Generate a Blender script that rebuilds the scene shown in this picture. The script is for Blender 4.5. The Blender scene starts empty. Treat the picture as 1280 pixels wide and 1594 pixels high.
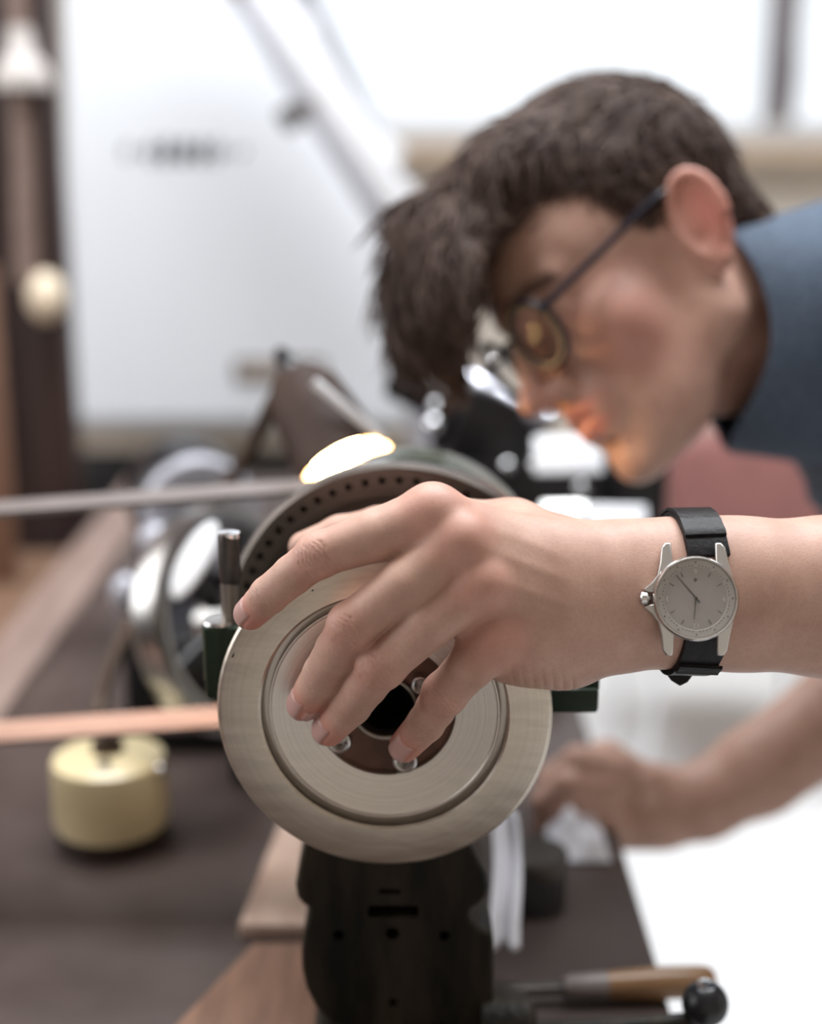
import bpy, bmesh, math, random
import numpy as np
from mathutils import Vector, Matrix

random.seed(7)
rng = np.random.default_rng(7)
sc = bpy.context.scene
COL = sc.collection

# ------------------------------------------------------------------ camera
CAM_H = 1.248                 # bench top is 0.75 m, lens about half a metre above it
PITCH = math.radians(15.0)
FPX = 1594 * 50.0 / 36.0      # focal length in pixels of the 1280x1594 frame
cam = bpy.data.cameras.new('camera')
cam.sensor_fit = 'VERTICAL'
cam.sensor_height = 36.0
cam.sensor_width = 36.0 * 1280 / 1594
cam.lens = 50.0
cam.clip_start = 0.05
cam.dof.use_dof = True
cam.dof.focus_distance = 0.632
cam.dof.aperture_fstop = 2.6
camo = bpy.data.objects.new('camera', cam)
COL.objects.link(camo)
camo.location = (0, 0, CAM_H)
camo.rotation_euler = (math.pi / 2 - PITCH, 0, 0)
sc.camera = camo

# ------------------------------------------------------------------ light
sc.view_settings.view_transform = 'Standard'
sc.view_settings.look = 'None'
sc.view_settings.gamma = 1.0
sc.view_settings.use_curve_mapping = False
sc.view_settings.exposure = -0.18
W = bpy.data.worlds.new('overcast_sky')
sc.world = W
W.use_nodes = True
bgn = W.node_tree.nodes['Background']
bgn.inputs['Color'].default_value = (0.90, 0.95, 1.0, 1)
bgn.inputs['Strength'].default_value = 1.5


def area_light(name, loc, target, sx, sy, power, color):
    l = bpy.data.lights.new(name, 'AREA')
    l.shape = 'RECTANGLE'
    l.size, l.size_y = sx, sy
    l.energy = power
    l.color = color
    o = bpy.data.objects.new(name, l)
    COL.objects.link(o)
    o.location = loc
    o.rotation_euler = (Vector(target) - Vector(loc)).to_track_quat('-Z', 'Y').to_euler()
    return o


# daylight through the roof light above the bench
area_light('roof_window_offscreen', (0.25, 1.45, 3.12), (0.25, 1.60, 0.0), 2.4, 1.3, 145, (0.94, 0.97, 1.0))

# daylight through the window in the left wall
area_light('window_left_offscreen', (-1.63, 0.90, 1.80), (0.2, 0.95, 1.1), 1.6, 1.6, 26, (1.0, 0.97, 0.94))

# ------------------------------------------------------------------ pixel helpers
CF = np.array([0, math.cos(PITCH), -math.sin(PITCH)])
CU = np.array([0, math.sin(PITCH), math.cos(PITCH)])
CR = np.array([1.0, 0, 0])
C0 = np.array([0, 0, CAM_H])
M3 = np.stack([CR, CU, CF], axis=1)          # camera (right, up, depth) -> world


def cc(px, py, d):
    """pixel + depth along the optical axis -> camera coordinates (right, up, depth)"""
    return np.array([(px - 640) / FPX * d, -(py - 797) / FPX * d, d])


def c2w(p):
    p = np.asarray(p, float)
    return p @ M3.T + C0


def P(px, py, d):
    return c2w(cc(px, py, d))


def ray(px, py):
    return CF + (px - 640) / FPX * CR - (py - 797) / FPX * CU


def onZ(px, py, z):
    r = ray(px, py)
    return C0 + r * ((z - CAM_H) / r[2])


def onY(px, py, y):
    r = ray(px, py)
    return C0 + r * (y / r[1])


def onX(px, py, x):
    r = ray(px, py)
    return C0 + r * (x / r[0])


def unit(v):
    v = np.asarray(v, float)
    return v / (np.linalg.norm(v) + 1e-12)


# ------------------------------------------------------------------ materials
MATS = {}


def mat(name, color=(0.5, 0.5, 0.5), rough=0.5, metal=0.0, var=0.0, scale=20.0, color2=None,
        bump=0.0, bscale=60.0, stretch=(1, 1, 1), coat=0.0, spec=0.5, emit=None, estr=0.0, trans=0.0, ior=1.45,
        sss=0.0, rvar=0.0, alpha=1.0, detail=6.0):
    m = bpy.data.materials.new(name)
    MATS[name] = m
    m.use_nodes = True
    nt = m.node_tree
    b = nt.nodes['Principled BSDF']
    b.inputs['Base Color'].default_value = (*color, 1)
    b.inputs['Roughness'].default_value = rough
    b.inputs['Metallic'].default_value = metal
    b.inputs['Specular IOR Level'].default_value = spec
    b.inputs['Coat Weight'].default_value = coat
    b.inputs['Transmission Weight'].default_value = trans
    b.inputs['IOR'].default_value = ior
    if emit is not None:
        b.inputs['Emission Color'].default_value = (*emit, 1)
        b.inputs['Emission Strength'].default_value = estr
    if sss:
        b.inputs['Subsurface Weight'].default_value = sss
        b.inputs['Subsurface Radius'].default_value = (1.0, 0.35, 0.2)
        b.inputs['Subsurface Scale'].default_value = 0.004
    tc = nt.nodes.new('ShaderNodeTexCoord')
    mp = nt.nodes.new('ShaderNodeMapping')
    mp.inputs['Scale'].default_value = stretch
    nt.links.new(tc.outputs['Object'], mp.inputs['Vector'])
    if color2 is not None or var:
        n = nt.nodes.new('ShaderNodeTexNoise')
        n.inputs['Scale'].default_value = scale
        n.inputs['Detail'].default_value = detail
        nt.links.new(mp.outputs['Vector'], n.inputs['Vector'])
        r = nt.nodes.new('ShaderNodeValToRGB')
        r.color_ramp.elements[0].position = 0.35
        r.color_ramp.elements[1].position = 0.68
        c2 = color2 if color2 is not None else tuple(min(1, c * (1 + var)) for c in color)
        c1 = color if color2 is not None else tuple(c * (1 - var) for c in color)
        r.color_ramp.elements[0].color = (*c1, 1)
        r.color_ramp.elements[1].color = (*c2, 1)
        nt.links.new(n.outputs['Fac'], r.inputs['Fac'])
        nt.links.new(r.outputs['Color'], b.inputs['Base Color'])
        if rvar:
            mr = nt.nodes.new('ShaderNodeMapRange')
            mr.inputs['To Min'].default_value = max(0.02, rough - rvar)
            mr.inputs['To Max'].default_value = min(1, rough + rvar)
            nt.links.new(n.outputs['Fac'], mr.inputs['Value'])
            nt.links.new(mr.outputs['Result'], b.inputs['Roughness'])
    if bump:
        n2 = nt.nodes.new('ShaderNodeTexNoise')
        n2.inputs['Scale'].default_value = bscale
        n2.inputs['Detail'].default_value = 5
        nt.links.new(mp.outputs['Vector'], n2.inputs['Vector'])
        bp = nt.nodes.new('ShaderNodeBump')
        bp.inputs['Strength'].default_value = bump
        bp.inputs['Distance'].default_value = 0.002
        nt.links.new(n2.outputs['Fac'], bp.inputs['Height'])
        nt.links.new(bp.outputs['Normal'], b.inputs['Normal'])
    return m


def rings_mat(name, color, color2, rough, axis, fine=2600.0, aniso=0.75, metal=1.0, radial=False, bstr=0.12):
    """turned metal: fine concentric tool marks about an axis point given in object space"""
    m = mat(name, color, rough, metal)
    nt = m.node_tree
    b = nt.nodes['Principled BSDF']
    tc = nt.nodes.new('ShaderNodeTexCoord')
    sx = nt.nodes.new('ShaderNodeSeparateXYZ')
    sub = nt.nodes.new('ShaderNodeVectorMath')
    sub.operation = 'SUBTRACT'
    sub.inputs[1].default_value = axis
    nt.links.new(tc.outputs['Object'], sub.inputs[0])
    nt.links.new(sub.outputs[0], sx.inputs[0])
    cb = nt.nodes.new('ShaderNodeCombineXYZ')
    nt.links.new(sx.outputs['X'], cb.inputs['X'])
    nt.links.new(sx.outputs['Z'], cb.inputs['Y'])
    ln = nt.nodes.new('ShaderNodeVectorMath')
    ln.operation = 'LENGTH'
    nt.links.new(cb.outputs[0], ln.inputs[0])
    n = nt.nodes.new('ShaderNodeTexNoise')
    n.noise_dimensions = '1D'
    n.inputs['Scale'].default_value = fine
    n.inputs['Detail'].default_value = 3
    nt.links.new(ln.outputs['Value'], n.inputs['W'])
    # patches of scratches / handling marks
    n2 = nt.nodes.new('ShaderNodeTexNoise')
    n2.inputs['Scale'].default_value = 45
    n2.inputs['Detail'].default_value = 8
    n2.inputs['Distortion'].default_value = 0.6
    mp = nt.nodes.new('ShaderNodeMapping')
    mp.inputs['Scale'].default_value = (1.0, 1.0, 5.0)
    mp.inputs['Rotation'].default_value = (0, 0.5, 0)
    nt.links.new(tc.outputs['Object'], mp.inputs['Vector'])
    nt.links.new(mp.outputs['Vector'], n2.inputs['Vector'])
    mx = nt.nodes.new('ShaderNodeMix')
    mx.data_type = 'FLOAT'
    mx.inputs['Factor'].default_value = 0.3 if not radial else 0.75
    nt.links.new(n.outputs['Fac'], mx.inputs['A'])
    nt.links.new(n2.outputs['Fac'], mx.inputs['B'])
    r = nt.nodes.new('ShaderNodeValToRGB')
    r.color_ramp.elements[0].position = 0.3
    r.color_ramp.elements[1].position = 0.7
    r.color_ramp.elements[0].color = (*color, 1)
    r.color_ramp.elements[1].color = (*color2, 1)
    nt.links.new(mx.outputs['Result'], r.inputs['Fac'])
    nt.links.new(r.outputs['Color'], b.inputs['Base Color'])
    bp = nt.nodes.new('ShaderNodeBump')
    bp.inputs['Strength'].default_value = bstr
    bp.inputs['Distance'].default_value = 0.0005
    nt.links.new(mx.outputs['Result'], bp.inputs['Height'])
    nt.links.new(bp.outputs['Normal'], b.inputs['Normal'])
    mr = nt.nodes.new('ShaderNodeMapRange')
    mr.inputs['To Min'].default_value = rough - 0.08
    mr.inputs['To Max'].default_value = rough + 0.12
    nt.links.new(n2.outputs['Fac'], mr.inputs['Value'])
    nt.links.new(mr.outputs['Result'], b.inputs['Roughness'])
    return m


# ------------------------------------------------------------------ mesh helpers (world coordinates)
class MB:
    def __init__(self):
        self.v, self.f = [], []

    def add(self, v, f):
        o = len(self.v)
        self.v.extend([tuple(map(float, p)) for p in v])
        self.f.extend([tuple(i + o for i in q) for q in f])
        return self

    def box(self, c, size, X=(1, 0, 0), Y=(0, 1, 0), Z=None, bevel=0.0, seg=2):
        X, Y = unit(X), unit(Y)
        Z = unit(np.cross(X, Y)) if Z is None else unit(Z)
        bm = bmesh.new()
        bmesh.ops.create_cube(bm, size=1.0)
        for v in bm.verts:
            v.co = Vector((v.co.x * size[0], v.co.y * size[1], v.co.z * size[2]))
        if bevel:
            bmesh.ops.bevel(bm, geom=list(bm.edges), offset=bevel, segments=seg, affect='EDGES', profile=0.5)
        bm.verts.ensure_lookup_table()
        c = np.asarray(c, float)
        vs = [c + X * v.co.x + Y * v.co.y + Z * v.co.z for v in bm.verts]
        fs = [[v.index for v in f.verts] for f in bm.faces]
        bm.free()
        return self.add(vs, fs)

    def lathe(self, c, axis, prof, n=48, X=None, a0=0.0, a1=None, closed=False):
        """prof: list of (radius, distance along axis)"""
        c = np.asarray(c, float)
        A = unit(axis)
        if X is None:
            X = unit(np.cross(A, (0, 0, 1.0))) if abs(A[2]) < 0.9 else unit(np.cross(A, (0, 1.0, 0)))
        else:
            X = unit(np.asarray(X) - A * np.dot(X, A))
        Y = np.cross(A, X)
        full = a1 is None
        m = n if full else n + 1
        vs, fs = [], []
        for (r, t) in prof:
            for i in range(m):
                a = a0 + ((2 * math.pi) if full else (a1 - a0)) * i / n
                vs.append(c + A * t + (X * math.cos(a) + Y * math.sin(a)) * max(r, 1e-6))
        k = len(prof)
        rows = range(k) if closed else range(k - 1)
        for j in rows:
            j2 = (j + 1) % k
            for i in range(n):
                i2 = (i + 1) % m
                fs.append((j * m + i, j * m + i2, j2 * m + i2, j2 * m + i))
        return self.add(vs, fs)

    def tube(self, pts, rad, n=10, cap=True, flat=None, up=None):
        pts = [np.asarray(p, float) for p in pts]
        k = len(pts)
        rad = [rad] * k if np.isscalar(rad) else list(rad)
        vs, fs = [], []
        prev = None
        for i, p in enumerate(pts):
            t = unit(pts[min(i + 1, k - 1)] - pts[max(i - 1, 0)])
            if prev is None:
                ref = np.array(up if up is not None else ((0, 0, 1.0) if abs(t[2]) < 0.9 else (1.0, 0, 0)), float)
            else:
                ref = prev
            N = unit(ref - t * np.dot(ref, t))
            prev = N
            B = np.cross(t, N)
            fl = 1.0 if flat is None else flat
            for j in range(n):
                a = 2 * math.pi * j / n
                vs.append(p + (N * math.cos(a) * fl + B * math.sin(a)) * rad[i])
        for i in range(k - 1):
            for j in range(n):
                j2 = (j + 1) % n
                fs.append((i * n + j, i * n + j2, (i + 1) * n + j2, (i + 1) * n + j))
        if cap:
            fs.append(tuple(range(n - 1, -1, -1)))
            fs.append(tuple((k - 1) * n + j for j in range(n)))
        return self.add(vs, fs)

    def prism(self, poly, depth):
        """poly: 3-D points in one plane (loop); depth: extrusion vector"""
        d = np.asarray(depth, float)
        n = len(poly)
        poly = [np.asarray(p, float) for p in poly]
        vs = poly + [p + d for p in poly]
        fs = [tuple(range(n - 1, -1, -1)), tuple(range(n, 2 * n))]
        for i in range(n):
            j = (i + 1) % n
            fs.append((i, j, n + j, n + i))
        return self.add(vs, fs)

    def sphere(self, c, r, n=20, sc3=(1, 1, 1), X=(1, 0, 0), Y=(0, 1, 0)):
        c = np.asarray(c, float)
        X, Y = unit(X), unit(Y)
        Z = np.cross(X, Y)
        h = n // 2
        vs, fs = [], []
        for i in range(h + 1):
            th = math.pi * i / h
            for j in range(n):
                a = 2 * math.pi * j / n
                q = (math.sin(th) * math.cos(a) * sc3[0], math.sin(th) * math.sin(a) * sc3[1], math.cos(th) * sc3[2])
                vs.append(c + r * (X * q[0] + Y * q[1] + Z * q[2]))
        for i in range(h):
            for j in range(n):
                j2 = (j + 1) % n
                fs.append((i * n + j, (i + 1) * n + j, (i + 1) * n + j2, i * n + j2))
        return self.add(vs, fs)

    def build(self, name, material, parent=None, smooth=35, bevel=0.0, **tags):
        me = bpy.data.meshes.new(name)
        org = np.array(parent['_org']) if parent is not None else None
        if org is None:
            a = np.array(self.v)
            org = np.array([(a[:, 0].min() + a[:, 0].max()) / 2, (a[:, 1].min() + a[:, 1].max()) / 2, a[:, 2].min()])
        me.from_pydata([tuple(np.array(p) - org) for p in self.v], [], self.f)
        bm = bmesh.new()
        bm.from_mesh(me)
        bmesh.ops.remove_doubles(bm, verts=bm.verts, dist=1e-6)
        bmesh.ops.recalc_face_normals(bm, faces=bm.faces)
        bm.to_mesh(me)
        bm.free()
        o = bpy.data.objects.new(name, me)
        COL.objects.link(o)
        me.materials.append(MATS[material] if isinstance(material, str) else material)
        if smooth:
            me.shade_smooth()
            me.set_sharp_from_angle(angle=math.radians(smooth))
        if bevel:
            md = o.modifiers.new('bevel', 'BEVEL')
            md.width = bevel
            md.segments = 2
            md.limit_method = 'ANGLE'
        if parent is None:
            o.location = org
        else:
            o.parent = parent
        o['_org'] = tuple(org)
        for k, v in tags.items():
            o[k] = v
        return o


def thing(name, loc, label, category, group=None):
    o = bpy.data.objects.new(name, None)
    COL.objects.link(o)
    o.empty_display_size = 0.02
    o.location = loc
    o['_org'] = tuple(map(float, loc))
    o['label'] = label
    o['category'] = category
    if group:
        o['group'] = group
    return o


def catmull(pts, n=8):
    pts = [np.asarray(p, float) for p in pts]
    q = [2 * pts[0] - pts[1]] + pts + [2 * pts[-1] - pts[-2]]
    out = []
    for i in range(1, len(q) - 2):
        for k in range(n):
            t = k / n
            a, b, c, d = q[i - 1], q[i], q[i + 1], q[i + 2]
            out.append(0.5 * (2 * b + (c - a) * t + (2 * a - 5 * b + 4 * c - d) * t * t + (3 * b - a - 3 * c + d) * t ** 3))
    out.append(pts[-1])
    return out


# ------------------------------------------------------------------ implicit surfaces (for the figure)
class Field:
    def __init__(self, lo, hi, h):
        self.h = h
        self.lo = np.asarray(lo, float)
        self.n = np.ceil((np.asarray(hi) - self.lo) / h).astype(int) + 1
        self.D = np.full(self.n, 0.05, np.float32)
        self.ax = [(self.lo[i] + np.arange(self.n[i]) * h).astype(np.float32) for i in range(3)]

    def region(self, lo, hi):
        s = []
        for i in range(3):
            a = int(np.clip(math.floor((lo[i] - self.lo[i]) / self.h), 0, self.n[i]))
            b = int(np.clip(math.ceil((hi[i] - self.lo[i]) / self.h) + 1, 0, self.n[i]))
            if b <= a:
                return None, None
            s.append(slice(a, b))
        X = self.ax[0][s[0]][:, None, None]
        Y = self.ax[1][s[1]][None, :, None]
        Z = self.ax[2][s[2]][None, None, :]
        return tuple(s), (X, Y, Z)

    def blend(self, s, d, k, sub=False):
        A = self.D[s]
        if sub:
            d = -d
            if k <= 0:
                self.D[s] = np.maximum(A, d)
            else:
                h = np.clip(0.5 - 0.5 * (d - A) / k, 0, 1)
                self.D[s] = d + (A - d) * h + k * h * (1 - h)
            return
        if k <= 0:
            self.D[s] = np.minimum(A, d)
        else:
            h = np.clip(0.5 + 0.5 * (d - A) / k, 0, 1)
            self.D[s] = d + (A - d) * h - k * h * (1 - h)

    def cone(self, a, b, ra, rb, k=0.0, thin=None, ts=1.0, sub=False):
        """tapered capsule; thin: unit axis along which the section is ts times the width"""
        a, b = np.asarray(a, float), np.asarray(b, float)
        m = max(ra, rb) * max(1.0, ts) + k + 4 * self.h
        s, g = self.region(np.minimum(a, b) - m, np.maximum(a, b) + m)
        if s is None:
            return
        ab = b - a
        L2 = max(float(ab @ ab), 1e-12)
        qx, qy, qz = g[0] - np.float32(a[0]), g[1] - np.float32(a[1]), g[2] - np.float32(a[2])
        t = np.clip((qx * ab[0] + qy * ab[1] + qz * ab[2]) / L2, 0, 1).astype(np.float32)
        rx, ry, rz = qx - t * np.float32(ab[0]), qy - t * np.float32(ab[1]), qz - t * np.float32(ab[2])
        if thin is not None:
            w = rx * np.float32(thin[0]) + ry * np.float32(thin[1]) + rz * np.float32(thin[2])
            e = np.float32(1.0 / ts ** 2 - 1.0)
            d = np.sqrt(np.maximum(rx * rx + ry * ry + rz * rz + e * w * w, 1e-12))
            d = (d - (ra + (rb - ra) * t)) * np.float32(min(1.0, (1 + ts) / 2))
        else:
            d = np.sqrt(rx * rx + ry * ry + rz * rz) - (ra + (rb - ra) * t)
        self.blend(s, d.astype(np.float32), k, sub)

    def ell(self, c, r, R=None, k=0.0, sub=False):
        c, r = np.asarray(c, float), np.asarray(r, float)
        m = r.max() + k + 4 * self.h
        s, g = self.region(c - m, c + m)
        if s is None:
            return
        q = [g[i] - np.float32(c[i]) for i in range(3)]
        if R is not None:
            R = np.asarray(R, np.float32)          # rows are the local axes
            q = [q[0] * R[i, 0] + q[1] * R[i, 1] + q[2] * R[i, 2] for i in range(3)]
        k0 = np.sqrt((q[0] / r[0]) ** 2 + (q[1] / r[1]) ** 2 + (q[2] / r[2]) ** 2)
        k1 = np.sqrt((q[0] / r[0] ** 2) ** 2 + (q[1] / r[1] ** 2) ** 2 + (q[2] / r[2] ** 2) ** 2) + 1e-6
        d = (k0 * (k0 - 1.0) / k1).astype(np.float32)
        self.blend(s, d, k, sub)

    def mesh(self):
        D = self.D
        # close the grid border so that the surface never leaves the box open
        S = D < 0
        nx, ny, nz = D.shape
        c = np.zeros((nx - 1, ny - 1, nz - 1), np.int8)
        for dx in (0, 1):
            for dy in (0, 1):
                for dz in (0, 1):
                    c += S[dx:nx - 1 + dx, dy:ny - 1 + dy, dz:nz - 1 + dz]
        idx = np.argwhere((c > 0) & (c < 8))
        vid = np.full(c.shape, -1, np.int32)
        vid[idx[:, 0], idx[:, 1], idx[:, 2]] = np.arange(len(idx))
        acc = np.zeros((len(idx), 3))
        cnt = np.zeros(len(idx))
        corners = [(x, y, z) for x in (0, 1) for y in (0, 1) for z in (0, 1)]
        val = {q: D[idx[:, 0] + q[0], idx[:, 1] + q[1], idx[:, 2] + q[2]] for q in corners}
        for a in corners:
            for ax in range(3):
                if a[ax] == 0:
                    b = list(a)
                    b[ax] = 1
                    b = tuple(b)
                    va, vb = val[a], val[b]
                    msk = (va < 0) != (vb < 0)
                    t = np.where(msk, va / np.where(np.abs(va - vb) < 1e-12, 1e-12, va - vb), 0)
                    p = np.array(a, float)[None, :].repeat(len(idx), 0)
                    p[:, ax] = t
                    acc += p * msk[:, None]
                    cnt += msk
        V = self.lo + (idx + acc / np.maximum(cnt, 1)[:, None]) * self.h
        F = []
        for ax in range(3):
            sl0 = [slice(None)] * 3
            sl1 = [slice(None)] * 3
            sl0[ax] = slice(0, -1)
            sl1[ax] = slice(1, None)
            A, B = S[tuple(sl0)], S[tuple(sl1)]
            e = np.argwhere(A != B)
            o1, o2 = (ax + 1) % 3, (ax + 2) % 3
            ok = (e[:, o1] > 0) & (e[:, o2] > 0) & (e[:, o1] < D.shape[o1] - 1) & (e[:, o2] < D.shape[o2] - 1)
            e = e[ok]
            flip = A[e[:, 0], e[:, 1], e[:, 2]]
            q = []
            for (u, v) in ((0, 0), (1, 0), (1, 1), (0, 1)):
                g = e.copy()
                g[:, o1] -= u
                g[:, o2] -= v
                q.append(vid[g[:, 0], g[:, 1], g[:, 2]])
            q = np.stack(q, 1)
            q[~flip] = q[~flip][:, ::-1]
            F.append(q)
        return V, np.concatenate(F)


def vnormals(V, F):
    n = np.cross(V[F[:, 2]] - V[F[:, 0]], V[F[:, 3]] - V[F[:, 1]])
    N = np.zeros_like(V)
    for i in range(4):
        np.add.at(N, F[:, i], n)
    return N / (np.linalg.norm(N, axis=1, keepdims=True) + 1e-12)


def relax(V, F, it=2, lam=0.5):
    for _ in range(it):
        S = np.zeros_like(V)
        c = np.zeros(len(V))
        for i in range(4):
            a, b = F[:, i], F[:, (i + 1) % 4]
            np.add.at(S, a, V[b])
            np.add.at(c, a, 1)
            np.add.at(S, b, V[a])
            np.add.at(c, b, 1)
        V = V + lam * (S / np.maximum(c, 1)[:, None] - V)
    return V


def mesh_obj(name, V, F, material, parent=None, colors=None, **tags):
    """V in world coordinates; colors: (n,4) point colour attribute 'tint'"""
    org = np.array(parent['_org']) if parent is not None else np.zeros(3)
    me = bpy.data.meshes.new(name)
    V = np.asarray(V, float) - org
    F = np.asarray(F, np.int32)
    me.vertices.add(len(V))
    me.vertices.foreach_set('co', V.astype(np.float32).ravel())
    k = F.shape[1]
    me.loops.add(F.size)
    me.loops.foreach_set('vertex_index', F.ravel())
    me.polygons.add(len(F))
    me.polygons.foreach_set('loop_start', np.arange(0, F.size, k, dtype=np.int32))
    me.polygons.foreach_set('loop_total', np.full(len(F), k, dtype=np.int32))
    me.update(calc_edges=True)
    me.validate()
    if colors is not None:
        ca = me.color_attributes.new('tint', 'FLOAT_COLOR', 'POINT')
        ca.data.foreach_set('color', np.asarray(colors, np.float32).ravel())
    me.shade_smooth()
    o = bpy.data.objects.new(name, me)
    COL.objects.link(o)
    me.materials.append(MATS[material] if isinstance(material, str) else material)
    if parent is not None:
        o.parent = parent
    o['_org'] = tuple(org)
    for a, b in tags.items():
        o[a] = b
    return o


def noise3(p, f, seed=0):
    """cheap smooth pseudo noise in [-1,1]"""
    r = np.random.default_rng(seed)
    out = np.zeros(len(p))
    for _ in range(5):
        w = r.normal(size=3) * f
        out += np.sin(p @ w + r.uniform(0, 6.28))
    return out / 3.0
# ------------------------------------------------------------------ material library
mat('floor_white', (0.80, 0.81, 0.82), 0.35, var=0.03, scale=3)
mat('wall_plaster', (0.62, 0.56, 0.49), 0.9, var=0.05, scale=4, bump=0.1, bscale=80)
mat('wall_dark', (0.16, 0.10, 0.085), 0.85, var=0.15, scale=6)
mat('window_paint', (0.70, 0.71, 0.74), 0.5)
mat('window_grey', (0.24, 0.22, 0.24), 0.5)
mat('sill_wood', (0.62, 0.47, 0.33), 0.5, var=0.12, scale=8, stretch=(1, 6, 6))
mat('bench_mat', (0.046, 0.031, 0.027), 0.38, color2=(0.075, 0.054, 0.048), scale=9, bump=0.12, bscale=160, rvar=0.1)
mat('bench_wood', (0.18, 0.122, 0.102), 0.55, color2=(0.25, 0.178, 0.15), scale=10, stretch=(8, 1, 8))
mat('dark_wood', (0.022, 0.011, 0.010), 0.55, color2=(0.045, 0.022, 0.018), scale=8, stretch=(6, 6, 1))
mat('mid_wood', (0.13, 0.075, 0.048), 0.5, color2=(0.19, 0.11, 0.07), scale=14, stretch=(6, 6, 1))
mat('tool_wood', (0.17, 0.085, 0.035), 0.42, color2=(0.27, 0.15, 0.07), scale=60, stretch=(0.2, 6, 6), coat=0.2)
mat('board_wood', (0.46, 0.32, 0.255), 0.6, color2=(0.58, 0.43, 0.35), scale=16, stretch=(8, 1, 8))
mat('board_red', (0.16, 0.085, 0.055), 0.6, color2=(0.24, 0.13, 0.085), scale=16, stretch=(8, 1, 8))
mat('enamel_white', (0.85, 0.875, 0.92), 0.35, var=0.02, scale=2)
mat('enamel_beige', (0.60, 0.52, 0.43), 0.5)
mat('letter_grey', (0.09, 0.095, 0.11), 0.6)
mat('plate_tan', (0.46, 0.38, 0.31), 0.5)
mat('plate_frame', (0.12, 0.09, 0.08), 0.5)
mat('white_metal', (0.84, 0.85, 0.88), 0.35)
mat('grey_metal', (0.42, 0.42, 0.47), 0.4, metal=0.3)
mat('cream', (0.72, 0.60, 0.36), 0.35, var=0.05, scale=30, coat=0.3)
mat('ivory', (0.78, 0.66, 0.50), 0.35)
mat('lamp_base_dark', (0.03, 0.018, 0.014), 0.5)
mat('lamp_shade', (0.045, 0.026, 0.020), 0.60, spec=0.2, var=0.15, scale=30)
mat('lamp_inside', (0.9, 0.85, 0.75), 0.5)
mat('bulb', (1, 0.9, 0.7), 0.4, emit=(1.0, 0.60, 0.26), estr=90.0)
mat('brass_stem', (0.065, 0.040, 0.026), 0.5, metal=0.4, var=0.2, scale=50)
mat('belt_leather', (0.14, 0.115, 0.108), 0.42, color2=(0.21, 0.18, 0.17), scale=120, stretch=(0.3, 3, 3))
mat('belt_inner', (0.52, 0.30, 0.22), 0.5, color2=(0.62, 0.39, 0.30), scale=90, stretch=(0.3, 3, 3))
mat('iron_black', (0.006, 0.006, 0.005), 0.55, spec=0.25, color2=(0.034, 0.026, 0.017), scale=26, stretch=(2.2, 2.2, 0.5), bump=0.35, bscale=120, rvar=0.15)
mat('iron_green', (0.006, 0.016, 0.007), 0.42, spec=0.3, color2=(0.014, 0.028, 0.014), scale=40, bump=0.1, bscale=150)
mat('drum_green', (0.040, 0.070, 0.042), 0.28, color2=(0.15, 0.15, 0.12), scale=22, metal=0.6, rvar=0.08)
mat('steel', (0.55, 0.54, 0.53), 0.28, 1.0, var=0.08, scale=60)
mat('steel_dull', (0.30, 0.27, 0.24), 0.45, 1.0, var=0.18, scale=50)
mat('steel_dark', (0.10, 0.09, 0.085), 0.42, 0.9, var=0.2, scale=50)
mat('chrome', (0.86, 0.87, 0.90), 0.12, 1.0)
mat('satin_steel', (0.62, 0.62, 0.68), 0.30, 1.0)
mat('hole_black', (0.004, 0.004, 0.004), 0.7)
mat('rust_plate', (0.085, 0.045, 0.032), 0.5, 0.5, color2=(0.16, 0.085, 0.06), scale=60, rvar=0.1)
mat('black_enamel', (0.012, 0.012, 0.014), 0.28, var=0.2, scale=20)
mat('glove_grey', (0.05, 0.05, 0.055), 0.6)
mat('cloth_white', (0.80, 0.80, 0.86), 0.9, var=0.04, scale=40, bump=0.2, bscale=200)
mat('collar_white', (0.50, 0.46, 0.44), 0.5)
mat('chair_rose', (0.25, 0.105, 0.095), 0.65, var=0.1, scale=25)



def clear_glass(name, gloss):
    m = bpy.data.materials.new(name)
    MATS[name] = m
    m.use_nodes = True
    nt = m.node_tree
    nt.nodes.clear()
    out = nt.nodes.new('ShaderNodeOutputMaterial')
    t = nt.nodes.new('ShaderNodeBsdfTransparent')
    g = nt.nodes.new('ShaderNodeBsdfGlossy')
    g.inputs['Roughness'].default_value = 0.03
    x = nt.nodes.new('ShaderNodeMixShader')
    x.inputs['Fac'].default_value = gloss
    nt.links.new(t.outputs[0], x.inputs[1])
    nt.links.new(g.outputs[0], x.inputs[2])
    nt.links.new(x.outputs[0], out.inputs['Surface'])
    return m


# ------------------------------------------------------------------ the room
TABLE_Z = 0.75
WALL_Y = 4.4


def struct(name, mb, m, **kw):
    return mb.build(name, m, kind='structure', **kw)


struct('floor', MB().box((0.3, 2.4, -0.03), (6.6, 8.8, 0.06)), 'floor_white')
# back wall with a wide window whose glass begins at eye level
wx0, wx1 = onY(300, 100, WALL_Y)[0], onY(1660, 100, WALL_Y)[0]
wz0, wz1 = onY(900, 224, WALL_Y)[2], 2.75
wb = MB()
wb.box(((-3 + wx0) / 2, WALL_Y + 0.1, 1.5), (wx0 + 3, 0.2, 3.0))
wb.box(((3.6 + wx1) / 2, WALL_Y + 0.1, 1.5), (3.6 - wx1, 0.2, 3.0))
wb.box(((wx0 + wx1) / 2, WALL_Y + 0.1, wz0 / 2), (wx1 - wx0, 0.2, wz0))
wb.box(((wx0 + wx1) / 2, WALL_Y + 0.1, (3 + wz1) / 2), (wx1 - wx0, 0.2, 3 - wz1))
struct('wall_back', wb, 'wall_plaster', smooth=0)
wl = MB()
LY0, LY1 = -0.1, 1.85
wl.box((-1.55, (LY1 + 4.5) / 2, 1.5), (0.1, 4.5 - LY1, 3.0))
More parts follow.
